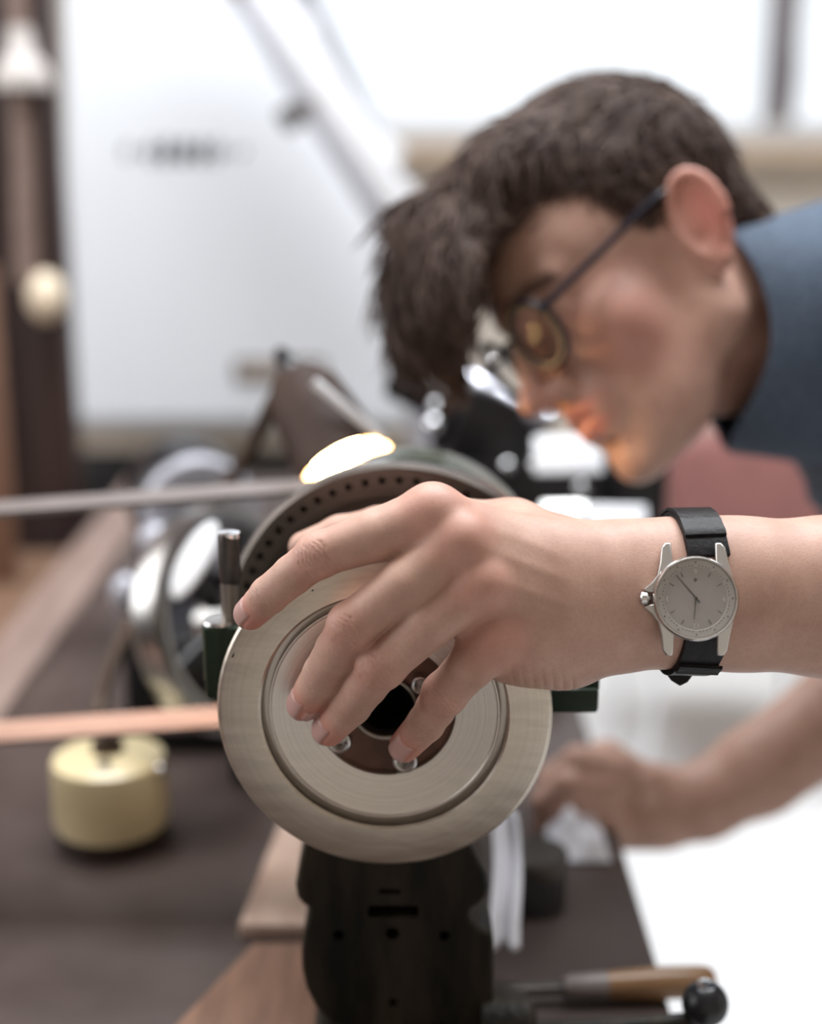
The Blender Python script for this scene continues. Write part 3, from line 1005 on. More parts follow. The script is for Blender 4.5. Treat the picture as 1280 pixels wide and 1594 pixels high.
for pf in bsp.data.polygons:
    c_ = np.array(pf.center) + np.array(bsp['_org'])
    nl = np.array(pf.normal)
    if abs(nl[1]) > 0.7:
        pf.material_index = 1
    else:
        ctr = dc if abs(c_[0] - dc[0]) < abs(c_[0] - far[0]) else far
        pf.material_index = 1 if nl @ (c_ - ctr) > 0 else 0
bsp['label'] = 'flat leather drive belt running out to the countershaft pulley'
bsp['category'] = 'belt'
cs = thing('countershaft', (far[0], far[1], TABLE_Z), 'iron countershaft with a belt pulley at the bench edge', 'machine part')
MB().lathe(far, AX, [(0.012, -0.020), (fr - th - 0.0003, -0.020), (fr - th - 0.0003, 0.020), (0.012, 0.020)], 48).build('pulley', 'steel_dark', cs)
MB().lathe(far, AX, [(0.0, -0.03), (0.012, -0.03), (0.012, 0.075), (0.0, 0.075)], 24).build('shaft', 'steel', cs)
MB().box((far[0], far[1] + 0.055, (far[2] + 0.02 + TABLE_Z) / 2), (0.05, 0.03, far[2] + 0.02 - TABLE_Z), bevel=0.005).build('pillar', 'iron_green', cs)
MB().box((far[0], far[1] + 0.055, TABLE_Z + 0.008), (0.09, 0.08, 0.016), bevel=0.004).build('foot', 'iron_green', cs)
# ------------------------------------------------------------------ work lamp: round base, goose neck, brown shade
lb = onZ(157, 1350, TABLE_Z)
lamp = thing('work_lamp', (lb[0], lb[1] + 0.043, TABLE_Z), 'goose neck work lamp with cream round base and brown metal shade, lit', 'lamp')
lc = np.array([lb[0], lb[1] + 0.043, TABLE_Z])
ld = float((lc - C0) @ CF)
r_ = 89 * ld / FPX
MB().lathe(lc, (0, 0, 1), [(0, 0), (r_ * 0.93, 0), (r_ * 0.95, 0.004), (r_ * 0.95, 0.014), (0, 0.014)], 48).build('base_plate', 'lamp_base_dark', lamp)
MB().lathe(lc, (0, 0, 1), [(0, 0.014), (r_ * 0.965, 0.014), (r_ * 1.0, 0.020), (r_ * 0.985, 0.058), (r_ * 0.95, 0.064), (r_ * 0.90, 0.0655), (0.3 * r_, 0.0690), (0.012, 0.0700), (0, 0.0700)], 64).build('base_cover', 'cream', lamp, label='cream coloured round cover')
MB().lathe(lc + np.array([0.0, 0, 0.069]), (0, 0, 1), [(0.012, 0), (0.011, 0.006), (0.006, 0.012), (0.006, 0.02)], 20).build('collar', 'brass_stem', lamp)
MB().lathe(lc + np.array([r_ * 0.05, -r_ * 0.55, 0.0675]), (0, 0, 1), [(0.0055, -0.001), (0.005, 0.003), (0, 0.0042)], 16).build('switch_button', 'chrome', lamp)
MB().sphere(lc + np.array([r_ * 0.93, -r_ * 0.30, 0.060]), 0.0045, 14).build('cable_screw', 'chrome', lamp)
shd = 0.965                                   # depth of the shade's mouth
mouth = cc(541, 735, shd)
s29 = math.radians(28)
axc = unit(np.array([0.50 * math.cos(s29), -0.866 * math.cos(s29), -math.sin(s29)]))   # opens down, right, and towards the lens
mouth_w = c2w(mouth)
ax_w = unit(axc @ M3.T)
rm = 77 * shd / FPX
ln_ = 0.092
MB().lathe(mouth_w, -ax_w, [(rm, 0.0), (rm * 1.03, 0.0012), (rm * 0.99, 0.004), (rm * 0.90, ln_ * 0.45), (rm * 0.80, ln_ * 0.78), (rm * 0.62, ln_ * 0.92), (rm * 0.22, ln_ * 0.99), (0.0, ln_)], 48).build('shade', 'lamp_shade', lamp, label='brown metal lamp shade')
MB().lathe(mouth_w, -ax_w, [(rm * 0.985, 0.0002), (rm * 0.95, 0.006), (rm * 0.76, ln_ * 0.45), (rm * 0.62, ln_ * 0.72), (0.0, ln_ * 0.8)], 48).build('shade_lining', 'lamp_inside', lamp, label='white inside of the shade')
MB().sphere(mouth_w - ax_w * 0.009, 0.019, 24).build('bulb', 'bulb', lamp)
cap = mouth_w - ax_w * (ln_ - 0.004)
MB().lathe(cap, -ax_w, [(0.013, 0), (0.013, 0.006), (0.009, 0.012), (0.0055, 0.026), (0.0, 0.032)], 20).build('socket_cap', 'black_enamel', lamp)
MB().tube([P(489, 594, shd - 0.02), P(600, 686, shd - 0.02)], 0.0034, 12).build('shade_highlight', 'white_metal', lamp, label='white rod standing in for the highlight along the shade')  # white rod added for the sky's reflection on the shade edge
# goose neck from the base up and over into the back of the shade
gn = [P(150, 1205, ld + 0.012), P(152, 1120, ld + 0.04), P(172, 1040, ld + 0.07), P(225, 935, ld + 0.10), P(300, 815, ld + 0.12), P(372, 730, ld + 0.10), P(402, 676, ld + 0.06), P(424, 630, shd + 0.075), cap - ax_w * 0.004 + np.array([0, 0.012, 0])]
gn[0] = lc + np.array([0, 0, 0.085])
MB().tube(catmull(gn, 8), 0.0062, 12).build('goose_neck', 'brass_stem', lamp, label='thin dark brass goose neck')

# ------------------------------------------------------------------ polished flywheel behind the belt
FWC = P(352, 965, 1.06)
fw = thing('flywheel_stand', (FWC[0], FWC[1], TABLE_Z), 'polished steel flywheel on a black iron stand behind the belt', 'flywheel')
wa = unit(np.array([0.80, -0.52, 0.30]))
MB().lathe(FWC, wa, [(0.070, -0.011), (0.078, -0.013), (0.084, -0.011), (0.086, 0.0), (0.084, 0.011), (0.078, 0.013), (0.070, 0.011), (0.067, 0.0)], 64, closed=True).build('rim', 'steel', fw)
MB().lathe(FWC, wa, [(0, -0.018), (0.016, -0.018), (0.018, 0.0), (0.016, 0.018), (0, 0.018)], 32).build('hub', 'steel', fw)
for k in range(5):
    a = 2 * math.pi * k / 5 + 0.3
    X_ = unit(np.cross(wa, (0, 0, 1)))
    Y_ = np.cross(wa, X_)
    d_ = X_ * math.cos(a) + Y_ * math.sin(a)
    MB().tube([FWC + d_ * 0.012, FWC + d_ * 0.070], [0.006, 0.0045], 10).build('spoke', 'black_enamel', fw)
MB().box((FWC[0] + 0.02, FWC[1] + 0.05, (FWC[2] + TABLE_Z) / 2), (0.05, 0.05, FWC[2] - TABLE_Z), bevel=0.006).build('stand', 'black_enamel', fw)
MB().tube([FWC, np.array([FWC[0] + 0.02, FWC[1] + 0.05, FWC[2] - 0.01])], 0.010, 12).build('axle', 'steel_dark', fw)
pf_ = onZ(282, 1178, TABLE_Z)
MB().box((pf_[0] + 0.005, pf_[1] + 0.065, TABLE_Z + 0.05), (0.105, 0.12, 0.10), bevel=0.012).build('plinth', 'black_enamel', fw)
# oval white plate added as the flywheel's bright glint, left of the pin
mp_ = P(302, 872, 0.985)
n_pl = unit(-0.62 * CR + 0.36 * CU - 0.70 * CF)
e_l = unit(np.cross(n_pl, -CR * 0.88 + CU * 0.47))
MB().sphere(mp_, 0.030, 28, (1.0, 0.52, 0.10), X=e_l, Y=np.cross(n_pl, e_l)).build('wheel_glint', 'white_metal', fw, label='white oval plate standing in for a glint on the flywheel')
MB().tube([mp_ - n_pl * 0.002, FWC + np.array([0, 0, 0.01])], 0.004, 10).build('glint_arm', 'black_enamel', fw)  # added only to carry the white glint plate

# grey pulley wheel further back with a small black motor
mo_c = P(312, 800, 1.30)
mo = thing('bench_motor', (mo_c[0], mo_c[1], TABLE_Z), 'small black bench motor with a grey belt pulley behind the goose neck', 'motor')
MB().lathe(mo_c, (0.25, -1, 0.1), [(0.0, 0.012), (0.030, 0.012), (0.034, 0.016), (0.050, 0.016), (0.053, 0.010), (0.047, 0.0), (0.053, -0.010), (0.0, -0.012)], 40).build('pulley', 'grey_metal', mo)
MB().lathe(mo_c + np.array([-0.01, 0.03, -0.004]), (-0.25, 1, -0.1), [(0, 0), (0.05, 0), (0.058, 0.012), (0.058, 0.12), (0.04, 0.14), (0, 0.14)], 32).build('housing', 'black_enamel', mo)
MB().box((mo_c[0] - 0.02, mo_c[1] + 0.09, (TABLE_Z + mo_c[2] - 0.03) / 2), (0.10, 0.10, mo_c[2] - 0.03 - TABLE_Z), bevel=0.008).build('mount', 'black_enamel', mo)
MB().sphere(P(243, 842, 1.24), 0.016, 18).build('oiler_knob', 'grey_metal', mo)
MB().tube([P(243, 842, 1.24), mo_c + np.array([-0.02, 0.02, -0.02])], 0.007, 10).build('oiler_pipe', 'steel_dark', mo)
MB().sphere(P(196, 925, 1.22), 0.013, 18, (1, 1, 1.4)).build('switch_knob', 'grey_metal', mo)
MB().tube([P(196, 925, 1.22), P(250, 935, 1.30), mo_c + np.array([-0.02, 0.04, -0.06])], 0.006, 10).build('switch_arm', 'steel_dark', mo)

# ------------------------------------------------------------------ black microscope-like instrument behind the face
ib = P(800, 770, 1.30)
ins = thing('bench_instrument', (ib[0], ib[1], TABLE_Z), 'black optical bench instrument with chrome knobs and polished plates', 'instrument')
MB().box(P(845, 762, 1.30), (0.20, 0.10, 0.075), bevel=0.008).build('body', 'black_enamel', ins)
MB().box(P(760, 690, 1.28), (0.075, 0.07, 0.10), X=(0.9, 0, -0.35), Y=(0, 1, 0), bevel=0.008).build('head', 'black_enamel', ins)
MB().box(P(720, 655, 1.30), (0.06, 0.05, 0.05), bevel=0.006).build('prism_housing', 'black_enamel', ins)
MB().tube([P(655, 612, 1.28), P(620, 590, 1.29)], [0.017, 0.020], 20).build('eyepiece', 'black_enamel', ins)
MB().tube([P(655, 612, 1.28), P(745, 668, 1.28)], 0.016, 20).build('eyepiece_tube', 'black_enamel', ins)
MB().tube([P(725, 592, 1.27), P(858, 655, 1.24)], [0.012, 0.012], 20).build('chrome_tube', 'satin_steel', ins)
for (x, y, r, d) in ((770, 572, 0.0075, 1.25), (675, 661, 0.008, 1.24), (677, 630, 0.005, 1.24), (790, 724, 0.005, 1.22), (833, 724, 0.005, 1.22), (905, 758, 0.006, 1.20)):
    kb_ = MB().sphere(P(x, y, d), r, 18).build('chrome_knob', 'chrome', ins)
    MB().tube([P(x, y, d), P(x + 8, y + 12, d + 0.04)], r * 0.5, 8).build('knob_stem', 'steel_dark', ins)
MB().box(P(885, 708, 1.20), (0.058, 0.034, 0.004), X=(1, 0, 0.02), Y=(0, 0.55, 0.83), bevel=0.0015).build('stage_plate', 'white_metal', ins, label='stage plate coloured white in place of a window reflection')  # white colour stands in for the window mirrored in polished metal
MB().box(P(960, 806, 1.17), (0.050, 0.022, 0.004), X=(1, 0, -0.02), Y=(0, 0.55, 0.83), bevel=0.0015).build('stage_plate', 'white_metal', ins)  # window reflection put in as plain white, like the plate above
MB().box(P(878, 795, 1.18), (0.036, 0.016, 0.004), X=(1, 0, 0.02), Y=(0, 0.75, 0.65), bevel=0.0015).build('slide_plate', 'steel', ins)
MB().box(P(985, 745, 1.26), (0.055, 0.06, 0.12), bevel=0.008).build('column', 'black_enamel', ins)
MB().box((ib[0] - 0.025, ib[1] + 0.02, TABLE_Z + 0.0125), (0.15, 0.16, 0.025), bevel=0.006).build('foot', 'black_enamel', ins)
MB().box((ib[0] + 0.0, ib[1] + 0.03, (TABLE_Z + ib[2]) / 2), (0.07, 0.06, ib[2] - TABLE_Z), bevel=0.006).build('pillar', 'black_enamel', ins)

# ------------------------------------------------------------------ white rag hanging from the lathe, and a hand tool on the bench
rg = []
cols, rows = 10, 16
rt, rb_ = P(782, 1262, 0.865), P(792, 1478, 0.835)
vs = []
for j in range(rows + 1):
    t = j / rows
    for i in range(cols + 1):
        s_ = i / cols - 0.5
        w_ = 0.016 + 0.003 * t
        p = rt * (1 - t) + rb_ * t + np.array([s_ * w_ + 0.002 * math.sin(5 * t), 0.004 * math.sin(s_ * 9 + 2 * t) + 0.002 * math.sin(7 * t), 0])
        vs.append(p)
q = [(j * (cols + 1) + i, j * (cols + 1) + i + 1, (j + 1) * (cols + 1) + i + 1, (j + 1) * (cols + 1) + i) for j in range(rows) for i in range(cols)]
rag = MB().add(vs, q).build('cleaning_rag', 'cloth_white', smooth=60)
so = rag.modifiers.new('thickness', 'SOLIDIFY')
so.thickness = 0.0015
rag['label'] = 'white cloth strip hanging behind the lathe faceplate'
rag['category'] = 'cloth'
rp = onZ(905, 1345, TABLE_Z)
wv, wf = [], []
for j in range(13):
    for i in range(13):
        u, v = i / 12 - 0.5, j / 12 - 0.5
        rr = max(abs(u), abs(v)) * 2
        z = 0.002 + 0.030 * (1 - rr ** 2) * (0.6 + 0.4 * math.sin(9 * u + 3) * math.cos(8 * v))
        wv.append(rp + np.array([u * 0.042, v * 0.06 + 0.03, max(0.0015, z)]))
wf = [(j * 13 + i, j * 13 + i + 1, (j + 1) * 13 + i + 1, (j + 1) * 13 + i) for j in range(12) for i in range(12)]
rag2 = MB().add(wv, wf).build('crumpled_cloth', 'cloth_white', smooth=60)
rag2['label'] = 'crumpled white cloth on the bench under the far hand'
rag2['category'] = 'cloth'
cy = onZ(838, 1432, TABLE_Z)
cp = thing('dark_tin', (cy[0], cy[1] + 0.02, TABLE_Z), 'small dark grey round tin standing behind the white cloth strip', 'tin')
MB().lathe((cy[0], cy[1] + 0.02, TABLE_Z), (0, 0, 1), [(0, 0), (0.019, 0), (0.020, 0.002), (0.020, 0.034), (0.0185, 0.036), (0, 0.036)], 32).build('body', 'glove_grey', cp)
MB().lathe((cy[0], cy[1] + 0.02, TABLE_Z + 0.034), (0, 0, 1), [(0.0212, -0.006), (0.0212, 0.003), (0.020, 0.005), (0, 0.005)], 32).build('lid', 'steel_dark', cp)

t0 = onZ(1113, 1527, TABLE_Z + 0.010)
t1 = onZ(800, 1540, TABLE_Z + 0.010)
tool = thing('hand_tool', tuple((t0 + t1) / 2 - np.array([0, 0, 0.010])), 'wooden handled turning tool lying over the bench edge', 'hand tool')
dt = unit(t1 - t0)
Lh = np.linalg.norm(onZ(945, 1534, TABLE_Z + 0.01) - t0)
MB().lathe(t0, dt, [(0, 0), (0.0062, 0.0004), (0.0085, 0.003), (0.0094, 0.009), (0.0096, Lh * 0.5), (0.0086, Lh * 0.85), (0.0078, Lh)], 28).build('handle', 'tool_wood', tool)
MB().lathe(t0 + dt * Lh, dt, [(0.0078, 0), (0.0080, 0.002), (0.0070, 0.022), (0.0052, 0.026)], 24).build('ferrule', 'belt_leather', tool)
MB().box(t0 + dt * (Lh + 0.026 + 0.03), (0.062, 0.008, 0.0055), X=dt, Y=unit(np.cross((0, 0, 1), dt)), bevel=0.0008).build('blade', 'steel_dark', tool)
# ------------------------------------------------------------------ the man
def skin_material():
    m = mat('skin', (0.5, 0.32, 0.25), 0.48, sss=0.12)
    nt = m.node_tree
    b = nt.nodes['Principled BSDF']
    at = nt.nodes.new('ShaderNodeAttribute')
    at.attribute_name = 'tint'
    sp_ = nt.nodes.new('ShaderNodeSeparateColor')
    nt.links.new(at.outputs['Color'], sp_.inputs['Color'])
    tc = nt.nodes.new('ShaderNodeTexCoord')
    n1 = nt.nodes.new('ShaderNodeTexNoise')
    n1.inputs['Scale'].default_value = 55
    n1.inputs['Detail'].default_value = 5
    nt.links.new(tc.outputs['Object'], n1.inputs['Vector'])
    n3 = nt.nodes.new('ShaderNodeTexNoise')
    n3.inputs['Scale'].default_value = 700
    n3.inputs['Detail'].default_value = 3
    nt.links.new(tc.outputs['Object'], n3.inputs['Vector'])

    def mixc(a, bcol, fac):
        x = nt.nodes.new('ShaderNodeMix')
        x.data_type = 'RGBA'
        if isinstance(a, tuple):
            x.inputs['A'].default_value = (*a, 1)
        else:
            nt.links.new(a, x.inputs['A'])
        x.inputs['B'].default_value = (*bcol, 1)
        if isinstance(fac, float):
            x.inputs['Factor'].default_value = fac
        else:
            nt.links.new(fac, x.inputs['Factor'])
        return x.outputs['Result']

    def mrange(src, a, bb, lo=0.3, hi=0.7):
        x = nt.nodes.new('ShaderNodeMapRange')
        x.inputs['From Min'].default_value = lo
        x.inputs['From Max'].default_value = hi
        x.inputs['To Min'].default_value = a
        x.inputs['To Max'].default_value = bb
        nt.links.new(src, x.inputs['Value'])
        return x.outputs['Result']

    c = mixc((0.57, 0.36, 0.285), (0.46, 0.27, 0.208), mrange(n1.outputs['Fac'], 0, 1))
    c = mixc(c, (0.40, 0.23, 0.17), mrange(n3.outputs['Fac'], 0, 0.35, 0.45, 0.75))
    c = mixc(c, (0.59, 0.20, 0.16), sp_.outputs['Red'])          # flushed skin
    c = mixc(c, (0.52, 0.32, 0.29), sp_.outputs['Green'])         # nails
    c = mixc(c, (0.045, 0.025, 0.02), sp_.outputs['Blue'])        # brows and lashes
    nt.links.new(c, b.inputs['Base Color'])
    rr = mrange(sp_.outputs['Green'], 0.50, 0.30, 0, 1)
    nt.links.new(rr, b.inputs['Roughness'])
    v = nt.nodes.new('ShaderNodeTexVoronoi')
    v.inputs['Scale'].default_value = 1500
    nt.links.new(tc.outputs['Object'], v.inputs['Vector'])
    ad = nt.nodes.new('ShaderNodeMath')
    ad.operation = 'ADD'
    nt.links.new(v.outputs['Distance'], ad.inputs[0])
    nt.links.new(n3.outputs['Fac'], ad.inputs[1])
    inv = nt.nodes.new('ShaderNodeMath')
    inv.operation = 'SUBTRACT'
    inv.inputs[0].default_value = 1.0
    nt.links.new(sp_.outputs['Green'], inv.inputs[1])
    bp = nt.nodes.new('ShaderNodeBump')
    bp.inputs['Distance'].default_value = 0.0005
    sm = nt.nodes.new('ShaderNodeMath')
    sm.operation = 'MULTIPLY'
    sm.inputs[1].default_value = 0.11
    nt.links.new(inv.outputs[0], sm.inputs[0])
    nt.links.new(sm.outputs[0], bp.inputs['Strength'])
    nt.links.new(ad.outputs[0], bp.inputs['Height'])
    nt.links.new(bp.outputs['Normal'], b.inputs['Normal'])
    return m


skin_material()
mat('hair', (0.062, 0.038, 0.032), 0.6, color2=(0.125, 0.080, 0.062), scale=90, spec=0.3)
mat('shirt_denim', (0.050, 0.072, 0.110), 0.85, color2=(0.090, 0.120, 0.165), scale=300, bump=0.3, bscale=900)
mat('shirt_dark', (0.012, 0.014, 0.020), 0.9)
mat('trousers', (0.03, 0.033, 0.045), 0.9, var=0.2, scale=60)
mat('shoe', (0.03, 0.02, 0.015), 0.5)
mat('eye_white', (0.75, 0.72, 0.70), 0.2)
mat('iris', (0.05, 0.035, 0.03), 0.2)

pieces = []          # (V world, F, tint)


# ---------------- near (left) hand, wrist and forearm, built in camera space
def jt(px, py, d, rpx):
    return cc(px, py, d), rpx * d / FPX


FING = {   # joints: MCP, mid proximal, PIP, mid, DIP, tip pad    (px, py, depth, radius px)
    'index': [(672, 800, 0.6130, 45), (585, 834, 0.6125, 41), (496, 864, 0.6160, 34.5), (456, 895, 0.6240, 31.5), (419, 926, 0.6345, 30), (390, 955, 0.6470, 26)],
    'middle': [(714, 846, 0.6080, 43), (632, 908, 0.6070, 40), (548, 974, 0.6140, 37), (526, 1012, 0.6260, 35), (505, 1048, 0.6400, 33), (473, 1096, 0.6555, 27)],
    'ring': [(746, 912, 0.6080, 42), (668, 970, 0.6090, 40), (594, 1034, 0.6180, 38), (570, 1066, 0.6300, 34), (547, 1097, 0.6435, 32), (512, 1135, 0.6575, 27)],
    'little': [(774, 994, 0.6150, 42), (735, 1034, 0.6180, 37), (692, 1080, 0.6290, 33.5), (678, 1103, 0.6380, 31), (663, 1126, 0.6470, 29.5), (630, 1162, 0.6570, 25)],
}
H = 0.00075
lo = np.array([(352 - 640) / FPX * 0.66, -(1215 - 797) / FPX * 0.66, 0.570])
hi = np.array([(1330 - 640) / FPX * 0.66, -(715 - 797) / FPX * 0.66, 0.735])
f = Field(lo, hi, H)
wr = lambda px, py, d: cc(px, py, d)
DZ = np.array([0, 0, 1.0])
# forearm and wrist: oval section, wide across the frame, thinner in depth
secs = [(868, 936, 0.6290, 96, 0.66), (925, 934, 0.6355, 107, 0.66), (1000, 924, 0.6420, 104, 0.70), (1080, 922, 0.6460, 106, 0.76), (1160, 925, 0.6500, 110, 0.80), (1290, 929, 0.6560, 117, 0.84), (1420, 936, 0.6620, 126, 0.88)]
for a, b in zip(secs[:-1], secs[1:]):
    ts = (a[4] + b[4]) / 2
    f.cone(cc(*a[:3]), cc(*b[:3]), a[3] * a[2] / FPX, b[3] * b[2] / FPX, k=0.012, thin=DZ, ts=ts)
# palm: metacarpals fanning from the carpus plus a filled body
carp = {'index': (880, 868, 0.6330, 40), 'middle': (890, 905, 0.6270, 42), 'ring': (895, 950, 0.6270, 42), 'little': (890, 992, 0.6320, 40)}
for n_, j in FING.items():
    a, ra = jt(*carp[n_])
    b, rb2 = jt(*j[0])
    f.cone(a, b, ra, rb2 * 0.93, k=0.012)
for n_, j in FING.items():            # tendon / knuckle ridges
    b, rb2 = jt(*j[0])
    a, ra = jt(*carp[n_])
    kf = {'index': 1.0, 'middle': 1.0, 'ring': 0.94, 'little': 0.72}[n_]
    f.ell(b + np.array([0.001, 0.001, -0.0020 * kf]), (rb2 * 0.98 * kf, rb2 * 0.92 * kf, rb2 * 0.97 * kf), k=0.006)
f.ell(cc(826, 925, 0.6320), (0.033, 0.031, 0.0165), k=0.014)
f.ell(cc(826, 985, 0.6300), (0.020, 0.017, 0.0160), k=0.014)
f.cone(cc(790, 958, 0.6185), cc(870, 960, 0.6260), 0.0095, 0.0110, k=0.010)
f.ell(cc(858, 1004, 0.6400), (0.0235, 0.0185, 0.017), k=0.010)       # heel of the hand
f.ell(cc(880, 1036, 0.6440), (0.0130, 0.0090, 0.012), k=0.008)
f.ell(cc(800, 1010, 0.6330), (0.0210, 0.0135, 0.016), k=0.010)
# fingers
for n_, j in FING.items():
    pr = None
    for i in range(5):
        a, ra = jt(*j[i])
        b, rb2 = jt(*j[i + 1])
        f.cone(a, b, ra, rb2, k=0.0015 if i else 0.004)
    # pad of the fingertip and bony PIP swelling
    a, ra = jt(*j[2])
    ax_ = unit(jt(*j[3])[0] - jt(*j[1])[0])
    f.ell(a + np.array([0, 0.0, -0.0008]), (ra * 1.03, ra * 1.03, ra * 1.0), k=0.003)
# webs between the knuckles
for a_, b_ in (('index', 'middle'), ('middle', 'ring'), ('ring', 'little')):
    a, b = jt(*FING[a_][0]), jt(*FING[b_][0])
    c_ = (a[0] * 0.62 + jt(*FING[a_][1])[0] * 0.38 + b[0] * 0.62 + jt(*FING[b_][1])[0] * 0.38) / 2
    f.ell(c_ + np.array([0.003, 0.001, 0.007]), (0.012, 0.011, 0.008), k=0.008)
# thumb behind the plate
th = [(905, 862, 0.660, 52), (800, 822, 0.676, 40), (700, 812, 0.690, 38), (590, 822, 0.701, 33), (530, 834, 0.706, 31), (474, 852, 0.708, 25)]
for i in range(5):
    a, ra = jt(*th[i])
    b, rb2 = jt(*th[i + 1])
    f.cone(a, b, ra, rb2, k=0.010 if i < 2 else 0.003)
f.ell(cc(790, 850, 0.6520), (0.031, 0.0165, 0.020), k=0.012)         # first web / dorsal interosseous
f.ell(cc(925, 866, 0.6480), (0.018, 0.0125, 0.016), k=0.010)         # radial side of the wrist
V, F = f.mesh()
N = vnormals(V, F)
tint = np.zeros((len(V), 4))
tint[:, 3] = 1
disp = np.zeros(len(V))
rub = np.zeros(len(V))
for n_, j in FING.items():
    J = [jt(*q) for q in j]
    toward = np.array([0, 0, -1.0])
    for (i, lines, amp) in ((2, (-0.0058, -0.0040, -0.0022, -0.0006, 0.0012, 0.0030, 0.0050), 0.00062), (4, (-0.0026, -0.0010, 0.0008, 0.0024), 0.00050)):
        c_, r = J[i]
        ax_ = unit(J[i + 1][0] - J[i - 1][0])
        dn = unit(toward - ax_ * (toward @ ax_))
        lat = np.cross(ax_, dn)
        q = V - c_
        s_ = q @ ax_
        l_ = q @ lat
        facing = np.clip((N @ dn) * 1.6, 0, 1)
        near = (np.abs(s_) < 0.012) & (np.abs(l_) < 0.013)
        wob = 0.0005 * np.sin(l_ * 900 + i + 3 * j[0][0]) + 0.00035 * np.sin(l_ * 2100 + j[0][1])
        for o_ in lines:
            arc_ = o_ * (1 + 0.18 * (1 - (l_ / r) ** 2)) + np.sign(o_) * (-0.35) * l_ ** 2 / r * 0.6
            g = np.exp(-((s_ - arc_ - wob) / 0.00055) ** 2) * np.exp(-(l_ / (r * 0.72)) ** 4)
            disp -= np.where(near, amp * g * facing, 0)
        if i == 2:
            rub = np.maximum(rub, 0.30 * np.exp(-(np.linalg.norm(q, axis=1) / (1.25 * r)) ** 4))
    # flush over knuckle and fingertip
    rub = np.maximum(rub, 0.42 * np.exp(-(np.linalg.norm(V - J[0][0], axis=1) / (1.35 * J[0][1])) ** 4))
    rub = np.maximum(rub, 0.60 * np.exp(-(np.linalg.norm(V - J[5][0], axis=1) / (1.9 * J[5][1])) ** 4))
    # nail: on the back of the last phalanx
    c_, r = J[5]
    ax_ = unit(J[5][0] - J[4][0])
    gv = np.array([-0.35, 0.05, -0.90]) if n_ == 'little' else np.array([-0.55, 0.22, -0.78])
    dn = unit(gv - ax_ * (gv @ ax_))
    lat = np.cross(ax_, dn)
    q = V - c_
    s_, l_, n_h = q @ ax_, q @ lat, q @ dn
    hw = r * 0.72
    dist = np.maximum(np.abs(l_) - hw, np.maximum(s_ - r * 1.02, -(s_ + 0.0078 - 0.10 * (1 - (l_ / hw) ** 2) * r)))
    up_ = n_h > 0.0
    nail = np.where(up_, np.clip(-dist / 0.0006, 0, 1), 0)
    tint[:, 1] = np.maximum(tint[:, 1], nail)
    # flatten the nail plate across, with a fold round it
    groove = np.where(up_, np.exp(-((dist - 0.0001) / 0.0005) ** 2), 0)
    disp -= 0.00060 * groove
    disp += np.where(up_, 0.00020 * nail, 0)
# faint folds on the outer edge of the hand above the wrist
for k in range(7):
    c_ = cc(795 + 16 * k, 1050 + 3 * k, 0.634)
    q = V - c_
    dline = q[:, 0] + 0.25 * q[:, 1]
    w_ = np.exp(-(q[:, 1] / 0.006) ** 2)
    disp -= 0.00028 * np.exp(-(dline / 0.0006) ** 2) * w_ * np.clip(-N[:, 1] + 0.5, 0, 1)
# slight tendons and veins on the back of the hand
for a_, b_, r_a in (((890, 905), (745, 850), 0.0024), ((895, 945), (775, 905), 0.0022), ((880, 868), (720, 800), 0.0024)):
    A_ = np.array(a_, float)
    B_ = np.array(b_, float)
    pxv = np.stack([V[:, 0] / V[:, 2] * FPX + 640, 797 - V[:, 1] / V[:, 2] * FPX], 1)
    t = np.clip(((pxv - A_) @ (B_ - A_)) / ((B_ - A_) @ (B_ - A_)), 0, 1)
    dd = np.linalg.norm(pxv - (A_ + t[:, None] * (B_ - A_)), axis=1)
    disp += 0.0003 * np.exp(-(dd / 9) ** 2) * np.clip(-N[:, 2], 0, 1) * np.sin(np.pi * np.clip(t, 0.02, 0.98)) ** 0.5
V = V + N * disp[:, None]
tint[:, 0] = rub
keep_hand = V.copy()
pieces.append((c2w(V), F, tint))

# ---------------- head, in head space (X to his left, Y to the face, Z to the crown), millimetres / 1000
EARD = 0.905
tilt = math.radians(34)
turn = math.radians(20)
roll = math.radians(-4)
Uc = np.array([-math.sin(tilt), math.cos(tilt), 0.0])
Fc = np.array([-math.cos(tilt), -math.sin(tilt), 0.0])
Lc = np.array([0, 0, -1.0])
Ff = Fc * math.cos(turn) + Lc * math.sin(turn)
Lf = Lc * math.cos(turn) - Fc * math.sin(turn)
Uc, Lf = Uc * math.cos(roll) + Lf * math.sin(roll), Lf * math.cos(roll) - Uc * math.sin(roll)
RH = np.stack([Lf, Ff, Uc], 1)             # head -> camera
HS = 0.98
ear_c = cc(1083, 345, EARD)
HO = ear_c - HS * RH @ np.array([0.076, -0.012, 0.004])


def h2w(p):
    return c2w(HS * (np.asarray(p) @ RH.T) + HO)


def w2h(p):
    return (((np.asarray(p) - C0) @ M3 - HO) @ RH) / HS


h = Field((-0.10, -0.135, -0.185), (0.10, 0.145, 0.150), 0.0018)
mm = 0.001


def sym(fn):
    fn(1)
    fn(-1)


